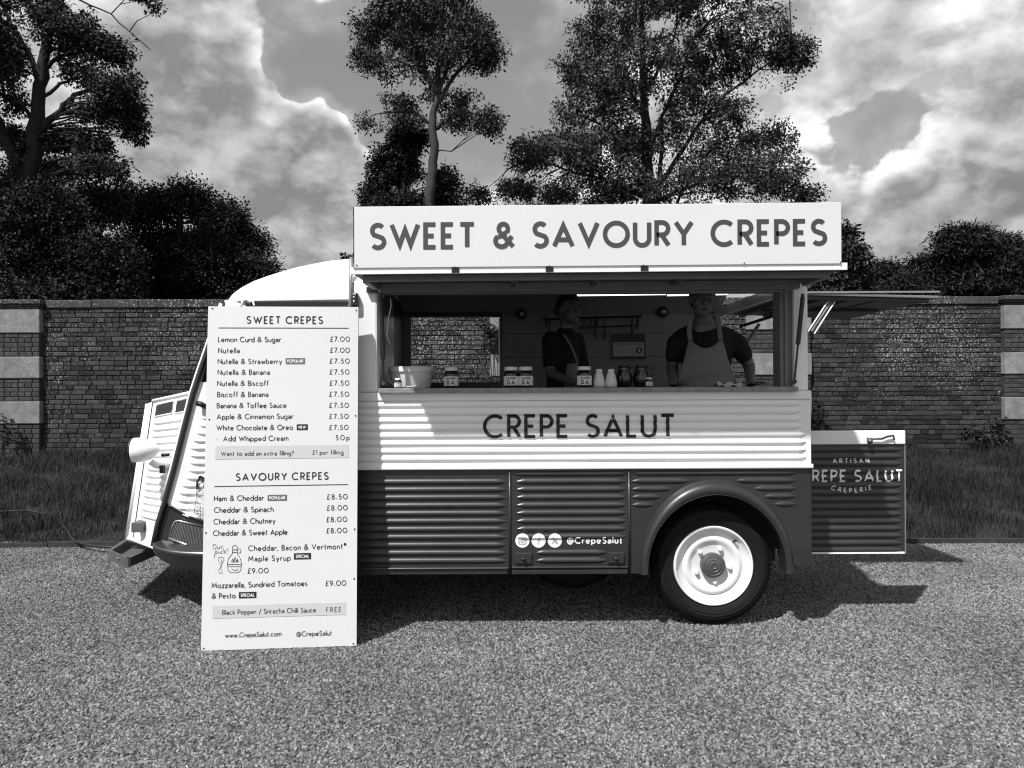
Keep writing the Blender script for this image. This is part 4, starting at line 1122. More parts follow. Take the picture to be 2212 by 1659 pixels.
# --- lettering on the side
def side_pt(a, b, d): return (a, YN - rib_h(a, b, WR, .014, .0450) - .0035 - d, b)
bz = Z(946, 1250); letter_parts('side_letter', MK, side_w, text_shapes('CREPE SALUT', 52 * YN / FPX, X(1458) - X(1043), .14, .22, .55, 4, .012), side_pt, X(1043), bz)
def low_pt(a, b, d): return (a, yl - rib_h(a, b, P2R, .0085, .031) - .002 - d, b)
q = MB(); place_shapes(q, text_shapes('@CrepeSalut', 15.5 * YN / FPX, X(1343) - X(1223), .17, .14, .4, 2, .008), low_pt, X(1223), Z(1175, 1283))
q.build('handle_lettering', MWP, p2)
def disc(mb, cx, cz, r_, d, fn, nr=6, na=36):
    o = len(mb.v)
    for i in range(nr + 1):
        for j in range(na): mb.v.append(fn(cx + r_ * i / nr * math.cos(2 * math.pi * j / na), cz + r_ * i / nr * math.sin(2 * math.pi * j / na), d))
    for i in range(nr):
        for j in range(na): mb.f.append((o + i * na + j, o + i * na + (j + 1) % na, o + (i + 1) * na + (j + 1) % na, o + (i + 1) * na + j))
for k, u in enumerate((1127, 1162, 1197)):
    cx, cz, rd = X(u), Z(1168, u), 15.3 * YN / FPX
    q = MB(); disc(q, cx, cz, rd, .0, low_pt); ic = q.build('social_icon', MWP, p2)
    s = rd * .5; st = []
    if k == 0:
        st = [[(-s, -s * .7), (-s, s * .7), (-s * .7, s), (s * .7, s), (s, s * .7), (s, -s * .7), (s * .7, -s), (-s * .7, -s), (-s, -s * .7)], arc(0, 0, s * .45, s * .45, 0, 360, 14), [(s * .55, s * .5), (s * .65, s * .6)]]
    elif k == 1:
        st = [[(0, -s * 1.1), (0, s * .4), (s * .15, s * .8), (s * .5, s * .85)], [(-s * .4, s * .15), (s * .45, s * .15)]]
    else:
        st = [[(-s * .8, s * .8), (s * .45, -s * .8), (s * .8, -s * .8), (-s * .45, s * .8), (-s * .8, s * .8)], [(s * .7, s * .8), (s * .1, s * .1)], [(-s * .1, -s * .1), (-s * .75, -s * .8)]]
    q = MB(); place_shapes(q, [ribbon2(t_, rd * .17, 2, .006) for t_ in st], lambda a, b, d: low_pt(a, b, d + .0008), cx, cz); q.build('icon_mark', mat('icon_mark', .42, .5) if k == 0 else bpy.data.materials['icon_mark'], ic)

# --- cab
ROOF = [(-.945, .362, 4.505), (-1.08, .356, 4.505), (-1.2, .343, 4.505), (-1.38, .300, 4.505), (-1.52, .250, 4.51), (-1.60, .212, 4.515), (-1.655, .172, 4.53), (-1.69, .130, 4.55), (-1.712, .086, 4.58), (-1.722, .040, 4.62), (-1.724, .002, 4.64)]
def cab_roof(s, t):
    k = s * (len(ROOF) - 1); i = min(int(k), len(ROOF) - 2); f = k - i
    x, h, yn = [ROOF[i][j] * (1 - f) + ROOF[i + 1][j] * f for j in range(3)]
    qv = -math.cos(math.pi * t); hw = YC - yn
    return (x - .03 * (1 - qv * qv) * s, YC + qv * hw, 1.955 + h * max(0, 1 - abs(qv) ** 2.4) ** .5)
q = MB(); q.grid(cab_roof, 36, 36); q.build('cab_roof', MW, van, smooth=True)
q = MB(); q.tube([(-1.735, 4.64, 1.952), (-1.71, 4.54, 1.952), (-1.6, 4.495, 1.952), (-.95, 4.495, 1.955)], .009, 8); q.build('roof_gutter', MW, van, smooth=True)
q = MB(); q.box(X(532, 4.5), X(752, 4.5), 4.485, 4.50, 1.920, 1.941); q.build('window_rubber', MBLK, van)
q = MB(); q.box(-1.70, -.95, 4.501, 4.53, 1.86, 1.955); q.box(-1.02, -.95, 4.501, 4.53, .95, 1.86); q.box(-1.45, -1.02, 4.501, 4.53, .40, 1.44); q.build('cab_door', MW, van)
q = MB(); q.box(-1.78, -1.02, 4.512, 4.516, 1.44, 1.86); q.build('door_glass', mat('dark_glass', .02, .08, spec=.6), van)
q = MB(); q.tube([(-.942, 4.468, 2.20), (-.945, 4.456, 2.05), (-.945, 4.456, 1.4)], .012, 8); q.tube([(-.945, 4.456, 1.4), (-.945, 4.456, .95)], .008, 8); q.build('cab_joint_strip', MALU, van, smooth=True)
q = MB(); q.grid(lambda s, t: (-.94, roof_pt(t)[0], ZT - .5 + (roof_pt(t)[1] - ZT + .5) * s), 4, 20); q.build('front_bulkhead_skin', MW, van)
# windscreen and far cab side
wl_ = [(-1.78, 4.62, 1.93), (-1.78, 6.24, 1.93), (-1.90, 6.24, 1.42), (-1.90, 4.62, 1.42)]
q = MB(); q.prism(wl_, (-.02, 0, 0)); q.build('windscreen', bpy.data.materials['dark_glass'], van)
q = MB(); q.box(-1.9, -.95, YF - .10, YF - .07, .4, 1.93); q.build('far_cab_side', MW, van)
# wing: raked leading edge
LE = [(1.93, -1.70), (1.67, -1.800), (1.395, -1.897), (1.16, -1.955), (.94, -2.008), (.745, -2.065), (.60, -2.10), (.47, -2.135)]
LE = [(at(u, v, 4.53).z, at(u, v, 4.53).x) for u, v in ((488, 655), (470, 708), (452, 760), (436, 806), (421, 852), (401, 930), (381, 1010), (361, 1082), (346, 1130), (336, 1178))]
def xL(z):
    for (za, xa), (zb_, xb) in zip(LE, LE[1:]):
        if zb_ <= z <= za: return xa + (xb - xa) * (za - z) / (za - zb_)
    return LE[0][1] if z > LE[0][0] else LE[-1][1]
def zcurve(x):   # lower edge of the white wing
    x0 = xL(.75); t = max(0, min(1, (x - x0) / .36)); return .752 - .125 * (1 - (1 - t) ** 2.0)
WRB = []
for k in range(15):
    z = 1.30 - .0445 * k
    WRB.append((z, xL(z) + .07 + .012 * math.sin(k), -1.2))
q = MB()
def wing(s, t):
    x1 = -1.30; zt = 1.47
    z = zt; xl = xL(1.0)
    x = s
    return None
nzr = 190
o = 0
us = [0, .012, .03, .05, .065, .08, .095, .11, .125, .14, .16, .19, .25, .4, .7, 1.0]
for j in range(nzr + 1):
    for s in us:
        zz = 1.47 + (0 - 0); t = j / nzr
        xl = xL(1.47 - t * .72); xx = xl + (-1.30 - xl) * s
        zl = zcurve(xx); zz = 1.47 + (zl - 1.47) * t
        xx = xL(zz) + (-1.30 - xL(zz)) * s
        q.v.append((xx, 4.525 - rib_h(xx, zz, [r_ for r_ in WRB if abs(r_[0] - zz) < .03], .012, .034), zz))
for j in range(nzr):
    for i in range(len(us) - 1):
        a = j * len(us) + i; q.f.append((a, a + 1, a + len(us) + 1, a + len(us)))
wing_o = q.build('front_wing', MW, van, smooth=True)
q = MB(); q.tube([(x - .008, 4.517, z) for z, x in LE[1:]], .017, 8); q.build('wing_edge_strip', mat('edge_strip', .035, .4), van, smooth=True)
q = MB(); q.tube([(x - .030, 4.535, z) for z, x in LE[:8]], .012, 8); q.build('wing_edge_trim', MW, van, smooth=True)
q = MB(); pc = at(437, 876, 4.51); q.tube([(pc.x - .025, 4.50, pc.z + .012), (pc.x, 4.485, pc.z + .01), (pc.x + .03, 4.50, pc.z - .012)], .016, 8); q.build('door_hinge', MBLK, van, smooth=True)
# dark lower wing, vent and skirt
q = MB()
def lowwing(s, t):
    z0 = .50
    xl = xL(.75 - t * .25); x = xl + (-1.35 - xl) * s; zt = zcurve(x); z = zt + (z0 - zt) * t
    x = xL(z) + (-1.35 - xL(z)) * s
    return (x, 4.528, z)
q.grid(lowwing, 14, 8); q.build('lower_wing', MD, van, smooth=True)
q = MB(); q.tube([(xL(.75) + .36 * t_, 4.522, zcurve(xL(.75) + .36 * t_) - .002) for t_ in [i / 10 for i in range(17)]], .007, 6); q.build('wing_bead', MBLK, van, smooth=True)
def skirt(s, t):
    # s from the rounded front end backwards; t: ledge top -> outer edge -> lower edge
    x = -2.150 + .80 * s
    e = min(1, s / .38); bulge = math.sqrt(max(0, 1 - (1 - e) ** 2))
    zt = .548 - .03 * bulge; zo_ = .525 - .04 * bulge - .02 * s; zb2 = zo_ - .015 - .085 * bulge ** 1.3
    yo_ = 4.532 - .13 * bulge
    if t < .5: f = t / .5; return (x, 4.532 + (yo_ - 4.532) * f, zt + (zo_ - zt) * f)
    f = (t - .5) / .5; return (x, yo_ + .03 * f * bulge, zo_ + (zb2 - zo_) * f)
q = MB(); q.grid(skirt, 30, 10); q.build('wing_skirt', MD, van, smooth=True)
# vent grille
def vent_pt(s, t, d=0.0):
    tl, tr, bl, br = [at(u, v, 4.515) for u, v in ((378, 1122), (452, 1140), (366, 1162), (452, 1194))]
    top = tl.lerp(tr, s); bot = bl.lerp(br, s); p = top.lerp(bot, t); return Vector((p.x, p.y - .004 - d, p.z))
q = MB(); q.grid(lambda s, t: vent_pt(s, t), 4, 2); vent = q.build('vent_grille', mat('vent_backing', .10, .6), van)
for k in range(24):
    s = .05 + k * .94 / 24; q = MB(); q.tube([vent_pt(s, .06, .003), vent_pt(s, .94, .003)], .0032, 5); q.build('slat', MFRM if k % 1 else MALU, vent)
q = MB(); q.tube([vent_pt(0, 1, .004), vent_pt(0, .35, .004), vent_pt(.03, .1, .004), vent_pt(.12, 0, .004), vent_pt(1, 0, .004)], .006, 6); q.tube([vent_pt(0, 1, .004), vent_pt(1, 1, .004)], .008, 6); q.build('vent_frame', MALU, vent, smooth=True)
# girl drawn in line on the wing
gl = []
def gp_(u, v): p = at(u, v, 4.505); return (p.x, p.z)
for st in [[(424, 1060), (424, 1072), (436, 1077), (446, 1075), (448, 1062), (436, 1060), (424, 1062)], [(424, 1074), (421, 1090), (419, 1108), (434, 1111), (452, 1109), (449, 1090), (446, 1076)],
           [(427, 1092), (427, 1105)], [(433, 1092), (433, 1106)], [(440, 1092), (440, 1106)], [(427, 1110), (428, 1126)], [(433, 1111), (433, 1126)], [(440, 1111), (440, 1127)], [(434, 1040), (440, 1046), (439, 1054), (432, 1057)]]:
    gl.append(ribbon2([gp_(*p) for p in st], .0035, 1, .01))
q = MB(); place_shapes(q, gl, lambda a, b, d: (a, 4.509 - d, b))
for st, w in (([(431, 1034), (426, 1040), (425, 1050), (426, 1058)], .014), ([(428, 1033), (433, 1030), (438, 1033), (439, 1040)], .016)):
    place_shapes(q, [ribbon2([gp_(*p) for p in st], w, 1, .01)], lambda a, b, d: (a, 4.5085 - d, b))
q.build('wing_drawing', MK, wing_o)
# bonnet
BA, BB, BC, BD = at(331, 866, 5.10), at(428, 845, 4.72), at(372, 1196, 4.62), at(288, 1165, 5.10)
bw_, bh_ = .46, 1.0
nrm = (BB - BA).cross(BD - BA).normalized()
if nrm.y > 0: nrm = -nrm
BR = [((1 - (.165 + .0465 * k)) * bh_, .07 * bw_ + .01, (.93 - .004 * k) * bw_) for k in range(15)]
def bon(s, t, d=0.0):
    p = BA.lerp(BB, s).lerp(BD.lerp(BC, s), t)
    return p + nrm * (rib_h(s * bw_, (1 - t) * bh_, [r_ for r_ in BR if abs(r_[0] - (1 - t) * bh_) < .03], .011, .036) + d)
q = MB(); q.grid(bon, 44, 230); bonnet = q.build('bonnet_side', MW, van, smooth=True)
def mir(p): return Vector((p[0], 2 * YC - p[1], p[2]))
SA, SD = at(318, 873, 5.17), at(273, 1163, 5.17)
q = MB(); q.tube([bon(.0, t / 8, .002) for t in range(9)], .0035, 5); q.build('bonnet_seam', MBLK, bonnet)
q = MB()
q.add([BA, BD, SD, SA], [(0, 1, 2, 3)])
q.add([SA, SD, mir(SD), mir(SA)], [(0, 1, 2, 3)])
q.add([mir(BA), mir(BD), mir(SD), mir(SA)], [(0, 1, 2, 3)])
q.add([mir(BA), mir(BB), mir(BC), mir(BD)], [(0, 1, 2, 3)])
T_ = Vector((0, 0, .05))
q.add([BA, BB, mir(BB), mir(BA), SA, mir(SA)], [(0, 1, 2, 3), (0, 3, 5, 4)])
q.build('bonnet_shell', MW, van)
q = MB(); q.tube([SA + Vector((.012, 0, 0)), SD + Vector((.012, 0, 0))], .022, 10); q.build('bonnet_front_edge', MW, van, smooth=True)
q = MB(); q.tube([BA, BB], .012, 8); q.build('bonnet_top_edge', MW, van, smooth=True)
q = MB(); q.tube([SD + Vector((.01, 0, .0)), BD, BC], .016, 8); q.build('bonnet_bottom_edge', MW, van, smooth=True)
for (s0, s1) in ((.10, .50), (.57, .97)):
    q = MB(); P_ = [bon(s0, .035, .0015), bon(s1, .035, .0015), bon(s1, .115, .0015), bon(s0, .12, .0015)]; q.prism(P_, nrm * .002); lv_ = q.build('bonnet_louvre', mat('louvre_mesh', .022, .6, .4, 60) if s0 < .2 else bpy.data.materials['louvre_mesh'], bonnet)
    q = MB(); q.tube(P_ + [P_[0]], .006, 6); q.build('louvre_frame', MW, lv_, smooth=True)
p = at(301, 1136, 4.98); q = MB(); q.box(p.x - .03, p.x + .042, p.y - .05, p.y + .06, p.z - .034, p.z + .03); q.build('side_reflector', MBUM, van, bevel=.004)
# headlamp
HC = at(316, 972, 4.70)
def hl(prof): 
    m_ = MB(); m_.lathe(prof, 36, (0, 0, 0), 'x')
    th = R(6); m_.v = [tuple(HC + .9 * Vector((v_[0] * math.cos(th) - v_[1] * math.sin(th), v_[0] * math.sin(th) + v_[1] * math.cos(th), v_[2]))) for v_ in m_.v]
    return m_
head = hl([(.078, -.092), (.083, -.086), (.0855, -.06), (.084, -.03), (.079, -.005), (.069, .022), (.055, .046), (.038, .066), (.020, .082), (.008, .089), (0, .091)]).build('headlamp', MW, van, smooth=True)
hl([(.0, -.112), (.03, -.110), (.06, -.102), (.076, -.093)]).build('headlamp_glass', mat('lamp_glass', .35, .08), head, smooth=True)
hl([(.0765, -.094), (.084, -.094), (.0855, -.086), (.083, -.081)]).build('headlamp_rim', MBLK, head, smooth=True)
q = MB(); q.tube([HC + Vector((.02, .02, -.075)), HC + Vector((.045, .04, -.10)), HC + Vector((.075, .10, -.11)), HC + Vector((.085, .20, -.13))], [.02, .022, .02, .025], 8)
q.build('lamp_bracket', MW, head, smooth=True)
q = MB(); q.box(HC.x + .065, HC.x + .092, HC.y + .03, HC.y + .06, HC.z - .150, HC.z - .10); q.tube([HC + Vector((.08, .03, -.035)), HC + Vector((.13, .03, -.03))], .012, 8); q.build('bracket_gusset', MBLK, head, bevel=.004)
h2 = copy_tree(head, van); h2.location.y += 2 * (YC - HC.y)      # the lamp on the far side of the nose
for k in range(9):
    zz = SD.z + .22 + k * .085; xx = SD.x + (SA.x - SD.x) * ((zz - SD.z) / (SA.z - SD.z)); q = MB(); q.tube([(xx - .004, YC - .20, zz - .03), (xx - .006, YC, zz + .03), (xx - .004, YC + .20, zz - .03)], .012, 6); q.build('grille_bar', MALU, van, smooth=True)
# bumper tray
zb_ = .345
A_, B_, C_, D_ = [onground(u, v, zb_) for u, v in ((233, 1188), (277, 1206), (268, 1166), (330, 1184))]
C_ = A_ + (C_ - A_) * 3.0; D_ = B_ + (D_ - B_) * 3.0
q = MB()
def wallseg(a, b, th):
    d = (b - a); n_ = Vector((-d.y, d.x, 0)).normalized() * th
    q.hexa([a + Vector((0, 0, -.06)), b + Vector((0, 0, -.06)), b + n_ + Vector((0, 0, -.06)), a + n_ + Vector((0, 0, -.06)), a, b, b + n_, a + n_])
wallseg(A_, B_, .014); wallseg(B_, D_, .03); wallseg(C_, A_, .03)
q.add([A_ + Vector((0, 0, -.055)), B_ + Vector((0, 0, -.055)), D_ + Vector((0, 0, -.055)), C_ + Vector((0, 0, -.055))], [(0, 1, 2, 3)])
bum = q.build('front_bumper', MBUM, van)
p = (A_ * .45 + B_ * .55) + Vector((-.004, -.006, -.025)); q = MB(); q.lathe([(0, -.006), (.007, -.004), (.009, .0)], 10, p, 'y'); q.build('rivet', MALU, bum)
q = MB(); E_ = A_.lerp(C_, .3); q.tube([E_ + Vector((.05, .03, -.01)), E_ + Vector((.3, -.1, -.01))], .03, 8); q.build('bumper_iron', MUND, bum)
# interior fittings that belong to the van
def emis(name, s):
    M = bpy.data.materials.new(name); M.use_nodes = True; p_ = M.node_tree.nodes['Principled BSDF']
    p_.inputs['Emission Color'].default_value = (1, .98, .96, 1); p_.inputs['Emission Strength'].default_value = s; return M
MT = emis('lit_tube', .85)
for ua, ub in ((1245, 1438), (1441, 1572)):
    pa = at(ua, 638, 5.85); pb = at(ub, 635.5, 5.85)
    q = MB(); q.tube([pa, pb], .0065, 8); q.build('strip_lamp', MT, van)
q = MB(); pa = at(1240, 634, 5.87); pb = at(1574, 632, 5.87); q.tube([pa + Vector((0, .01, .02)), pb + Vector((0, .01, .02))], .014, 6); q.build('lamp_batten', MINT, van)
for u, v in ((1127, 678), (1432, 674)):
    p = at(u, v, YF - .06); q = MB(); q.lathe([(.02, .03), (.045, .02), (.048, -.015), (.035, -.03), (0, -.025)], 16, p, 'y'); il = q.build('interior_spotlamp', MBLK, van, smooth=True)
    q = MB(); q.lathe([(0, -.034), (.012, -.032), (.016, -.026)], 10, p, 'y'); q.build('lamp_bulb', MALU, il)

# ================================================================== menu board
BL, BRt = onground(434, 1406, .004), onground(769, 1395, .004)
wv = (BRt - BL); BW = wv.length; wv.normalize()
nh = Vector((-wv.y, wv.x, 0)).normalized()          # away from the camera
LEAN = .075
uv = (Vector((0, 0, 1)) * math.cos(LEAN) + nh * math.sin(LEAN)).normalized()
nf = uv.cross(wv).normalized()
if nf.y > 0: nf = -nf
def hit(u, v):
    d = ray(u, v); t = (BL - CAM).dot(nf) / d.dot(nf); p = CAM + d * t - BL
    return p.dot(wv), p.dot(uv)
BH = (hit(453, 660)[1] + hit(775, 665)[1]) / 2
XL_ = min(0, (hit(453, 660)[0]) * .5); XR_ = BW + (hit(775, 665)[0] - BW) * .5
def bp_(a, b, d): return BL + wv * a + uv * b + nf * (d + .0012)
board = thing('menu_board', (BL + BRt) / 2, 'tall white printed menu board leaning against the cab', 'menu board')
q = MB(); b0 = [BL + wv * XL_, BL + wv * XR_, BL + wv * XR_ + uv * BH, BL + wv * XL_ + uv * BH]
q.prism(b0, -nf * .006); panel = q.build('panel', MS, board)
q = MB(); q.prism([p_ - nf * .0062 for p_ in b0], -nf * .018); q.build('backing_frame', MBLK, board)
def bline(s, u0, v, u1, cap, m=MK, wgt=.125, nm='menu_line', d0=0.0, parent=None, gap=.15):
    a0, b0_ = hit(u0, v); a1, b1_ = hit(u1, v); sc_ = 1.0 / (FPX / (CAM - (BL + wv * a0 + uv * b0_)).length)
    cp = hit(u0, v - cap)[1] - b0_
    k = MB(); place_shapes(k, text_shapes(s, cp, a1 - a0, wgt, gap, .40, 1, .004), lambda a, b, d: bp_(a, b, d + d0), a0, b0_)
    return k.build(nm, m, parent or board)
def brect(u0, v0, u1, v1, m, nm, d0=.0004):
    a0, bb0 = hit(u0, v1); a1, bb1 = hit(u1, v0); _, bt = hit(u0, v0)
    k = MB(); k.add([bp_(a0, bb0, d0), bp_(a1, bb0, d0), bp_(a1, bt, d0), bp_(a0, bt, d0)], [(0, 1, 2, 3)]); return k.build(nm, m, board)
bline('SWEET CREPES', 532, 699.5, 698, 17, wgt=.15, gap=.2, nm='menu_heading')
bline('SAVOURY CREPES', 509, 1039, 710, 17, wgt=.15, gap=.2, nm='menu_heading')
brect(472, 707.5, 753, 709, MK, 'rule'); brect(463, 1050, 752, 1051.6, MK, 'rule')
rowsm = [('Lemon Curd & Sugar', 471, 739, 607, '\u00a37.00', 713), ('Nutella', 471, 763, 518, '\u00a37.00', 713), ('Nutella & Strawberry', 470, 786.5, 609, '\u00a37.50', 712),
         ('Nutella & Banana', 470, 810, 583, '\u00a37.50', 712), ('Nutella & Biscoff', 469, 834, 580, '\u00a37.50', 712), ('Biscoff & Banana', 469, 858, 580, '\u00a37.50', 711),
         ('Banana & Toffee Sauce', 468, 882, 619, '\u00a37.50', 711), ('Apple & Cinnamon Sugar', 468, 906, 634, '\u00a37.50', 711), ('White Chocolate & Oreo', 467, 930, 633, '\u00a37.50', 711)]
for s, u0, v, u1, pr, up in rowsm:
    bline(s, u0, v, u1, 11.8); bline(pr, up, v - 1, 756 - (v - 739) * .016, 11.2, nm='menu_price')
bline('\u2022', 469, 953, 470.5, 12); bline('Add Whipped Cream', 482, 953.5, 623, 11.8); bline('50p', 725, 951, 755, 11.2, nm='menu_price')
brect(465, 964, 753, 992, MP, 'grey_box'); bline('Want to add an extra filling?', 477, 985.5, 635, 10.2, d0=.0008); bline('\u00a31 per filling', 675, 982.5, 742, 10, d0=.0008)
sv = [('Ham & Cheddar', 462, 1083, 570, '\u00a38.50', 706, 1079), ('Cheddar & Spinach', 462, 1108, 591, '\u00a38.00', 706, 1103), ('Cheddar & Chutney', 461, 1133, 595, '\u00a38.00', 705, 1128), ('Cheddar & Sweet Apple', 460, 1158, 621, '\u00a38.00', 705, 1152)]
for s, u0, v, u1, pr, up, pv in sv:
    bline(s, u0, v, u1, 12.4); bline(pr, up, pv, up + 45, 11.6, nm='menu_price')
bline('Cheddar, Bacon & Vertmont\u00ae', 536, 1190.5, 748, 12.4); bline('Maple Syrup', 536, 1213, 628, 12.4); bline('\u00a39.00', 535, 1239, 580, 11.8, nm='menu_price')
bline('Mozzarella, Sundried Tomatoes', 457, 1271, 664, 12.4); bline('\u00a39.00', 703, 1266, 748, 11.8, nm='menu_price'); bline('& Pesto', 457, 1293.5, 509, 12.2)
brect(459, 1309, 747, 1336, MP, 'grey_box'); bline('\u2022', 471, 1327, 472.5, 12, d0=.0008); bline('Black Pepper / Sriracha Chilli Sauce', 480, 1328.5, 683, 11.2, d0=.0008); bline('FREE', 705, 1322.5, 737, 10.6, d0=.0008)
bline('www.CrepeSalut.com', 486, 1378, 608, 11.2); bline('@CrepeSalut', 640, 1375, 717, 11.2)
for s, u0, v0, u1, v1, m_ in (('POPULAR', 617, 773.5, 659, 786.5, MG), ('NEW', 641, 916.5, 665, 929, MK), ('POPULAR', 578, 1069, 620, 1082, MG), ('SPECIAL', 635, 1195, 672, 1208.5, MK), ('SPECIAL', 516, 1279, 554, 1292.5, MK)):
    bd = brect(u0, v0, u1, v1, m_, 'badge'); bline(s, u0 + 4, v1 - 3, u1 - 4, v1 - v0 - 6.2, MWP, .16, 'badge_text', .0009, bd)
# hand-drawn syrup bottle, bacon and note
def sketch(sts, w, nm, m=MK):
    k = MB(); place_shapes(k, [ribbon2([hit(*p_) for p_ in st], w, 1, .006) for st in sts], lambda a, b, d: bp_(a, b, d)); return k.build(nm, m, board)
def earc(cx, cy, rx, ry, a0, a1): return [(x, y) for x, y in arc(cx, cy, rx, -ry, a0, a1, 12)]
sketch([[(502, 1188), (502, 1196), (494, 1206), (491, 1218), (493, 1232), (499, 1237), (514, 1237), (520, 1232), (522, 1218), (519, 1206), (513, 1197), (513, 1188), (502, 1188)], earc(507.5, 1183, 5.5, 5, 0, 360), earc(516.5, 1190, 4, 4.5, 110, -110),
        [(503, 1193), (512, 1193)], [(492, 1219), (521, 1219)], [(493, 1224), (521, 1224)], [(500, 1229), (508, 1233), (515, 1229)], [(500, 1213), (503, 1207), (505, 1213), (508, 1204), (511, 1213), (513, 1208), (515, 1213), (500, 1214)]], .0028, 'bottle_drawing')
sketch([[(473, 1203), (472, 1212), (478, 1222), (472, 1232), (474, 1238), (480, 1238)], [(482, 1204), (484, 1210), (479, 1218), (477, 1228), (481, 1238)], [(473, 1203), (482, 1204)], [(478, 1208), (479, 1218)]], .0022, 'bacon_drawing', MG)
sketch([earc(463.5, 1181, 3.5, 5.5, 0, 360), [(469, 1180), (470, 1186), (474, 1185), (475, 1180)], [(477, 1186), (478, 1181), (482, 1179)],
        [(463, 1205), (465, 1191), (468, 1190), (470, 1193), (466, 1197)], [(472, 1191), (473, 1197)], [(480, 1190), (476, 1193), (477, 1196), (481, 1194)], [(483, 1184), (484, 1196)], [(488, 1188), (484, 1192), (489, 1195)], [(492, 1184), (492, 1191)], [(492, 1194), (492, 1195.5)]], .0022, 'handwritten_note')
for u, v in ((459, 666), (770, 670), (440, 1402), (763, 1392), (452, 906), (771, 898), (445, 1151), (766, 1143), (765, 1250)):
    a_, b_ = hit(u, v); a_ = min(max(a_, XL_ + .012), XR_ - .012); b_ = min(max(b_, .012), BH - .012)
    k = MB(); c_ = bp_(a_, b_, 0); k.lathe([(0, c_.y - .003), (.004, c_.y - .002), (.0045, c_.y + .002)], 8, (c_.x, 0, c_.z), 'y'); k.build('screw', MBLK, board)
k = MB(); k.tube([at(521, 662, 4.34), at(524, 650, 4.36), at(531, 648, 4.42), at(538, 654, 4.46), at(546, 650, 4.47), at(549, 660, 4.40)], .006, 6); k.build('tie_cord', MPLA, board, smooth=True)

# ================================================================== things on the counter
def on_counter(u, y): p = at(u, 837, y); return (p.x, y, CT + .0005)
def make_jar(s, label, loc, nm='spread_jar', text=True):
    t = thing(nm, loc, label, 'jar', 'chocolate spread jars on the counter', local=True)
    def sc2(pr): return [(a * s, b * s) for a, b in pr]
    MB().lathe(sc2([(.030, 0), (.044, .002), (.047, .010), (.047, .075), (.045, .088), (.038, .098), (.036, .104)]), 28).build('glass_body', MCHOC, t, smooth=True, split=50)
    MB().lathe(sc2([(.0, .1275), (.038, .1272), (.0405, .1245), (.0405, .105), (.036, .1045)]), 28).build('lid', MPLA, t, smooth=True, split=50)
    lab = MB()
    def lf(a, b): th = R(-160 + 140 * a); return (.0476 * s * math.cos(th), .0476 * s * math.sin(th), (.014 + .056 * b) * s)
    lab.grid(lf, 18, 1); lb = lab.build('label', MLAB, t)
    def cyl(a, b, d):
        th = R(-90) + a / .048; return ((.0482 + d) * s * math.cos(th), (.0482 + d) * s * math.sin(th), b * s)
    k = MB(); place_shapes(k, text_shapes('nutella', .015, .056, .2, .15, .3, 1, .004), cyl, -.028, .052)
    k.build('label_name', MK, lb)
    k = MB(); place_shapes(k, [ribbon2([(-.016 + .006 * math.cos(i), .034 + .012 * math.sin(i)) for i in [j * .63 for j in range(11)]], .006, 1, .004), ribbon2([(.004, .022), (.012, .040), (.020, .022), (.010, .030)], .007, 1, .004), ribbon2([(-.026, .020), (-.004, .024)], .005, 1, .004)], cyl); k.build('label_picture', MG, lb)
    return t
make_jar(1, 'large chocolate spread jar standing alone right of the white bucket', on_counter(975, 4.64))
make_jar(1, 'left one of the two large chocolate spread jars side by side', on_counter(1104, 4.62))
make_jar(1, 'right one of the two large chocolate spread jars side by side', on_counter(1135.5, 4.62))
make_jar(1, 'large chocolate spread jar directly left of the two white bottles', on_counter(1262, 4.60))
make_jar(.46, 'miniature chocolate spread jar in front of the white bucket', (X(860, 4.43), 4.43, CT + .0005), 'miniature_jar')
make_jar(.46, 'miniature chocolate spread jar near the leaning person in the apron', on_counter(1402, 4.60), 'miniature_jar')
def bottle(u, y, label):
    t = thing('white_bottle', on_counter(u, y), label, 'bottle', 'white bottles on the counter', local=True)
    MB().lathe([(.030, 0), (.036, .003), (.037, .020), (.034, .045), (.026, .075), (.020, .088), (.019, .092)], 24).build('bottle_body', MPLA, t, smooth=True)
    MB().lathe([(.0, .111), (.019, .1105), (.0205, .108), (.0205, .093), (.019, .0925)], 24).build('bottle_cap', MPLA, t, smooth=True, split=40)
bottle(1294, 4.61, 'left one of the two small white bottles'); bottle(1320, 4.61, 'right one of the two small white bottles')
MDG = mat('dark_glass_jar', .02, .1, spec=.7)
for u, lb in ((1348, 'left dark glass jug behind the white bottles'), (1385, 'right dark glass jug near the miniature jar')):
    t = thing('glass_jug', on_counter(u, 4.86), lb, 'jug', 'dark glass jugs on the counter', local=True)
    MB().lathe([(.03, 0), (.045, .004), (.052, .04), (.05, .075), (.036, .11), (.034, .135), (.038, .14)], 24).build('jug_body', MDG, t, smooth=True)
    k = MB(); k.tube([(.034, 0, .125), (.07, 0, .12), (.075, 0, .08), (.05, 0, .05)], .006, 6); k.build('jug_handle', MDG, t, smooth=True)
bk_ = thing('bucket', on_counter(888, 4.73), 'white plastic bucket with wire handle at the left end of the counter', 'bucket', local=True)
MB().lathe([(.10, 0), (.118, .002), (.122, .01), (.134, .125), (.134, .128)], 40).build('bucket_body', MPLA, bk_, smooth=True, split=50)
MB().lathe([(.135, .100), (.141, .101), (.142, .129), (.139, .132), (.131, .131), (.127, .127), (.0, .127)], 40).build('bucket_lid', MPLA, bk_, smooth=True, split=50)
k = MB(); k.tube([(-.142, -.01, .095), (-.13, -.08, .055), (-.09, -.13, .018), (-.03, -.152, .006), (.04, -.15, .012), (.10, -.11, .045), (.135, -.04, .08), (.142, -.01, .095)], .0035, 6); k.build('bucket_handle', MPLA, bk_, smooth=True)
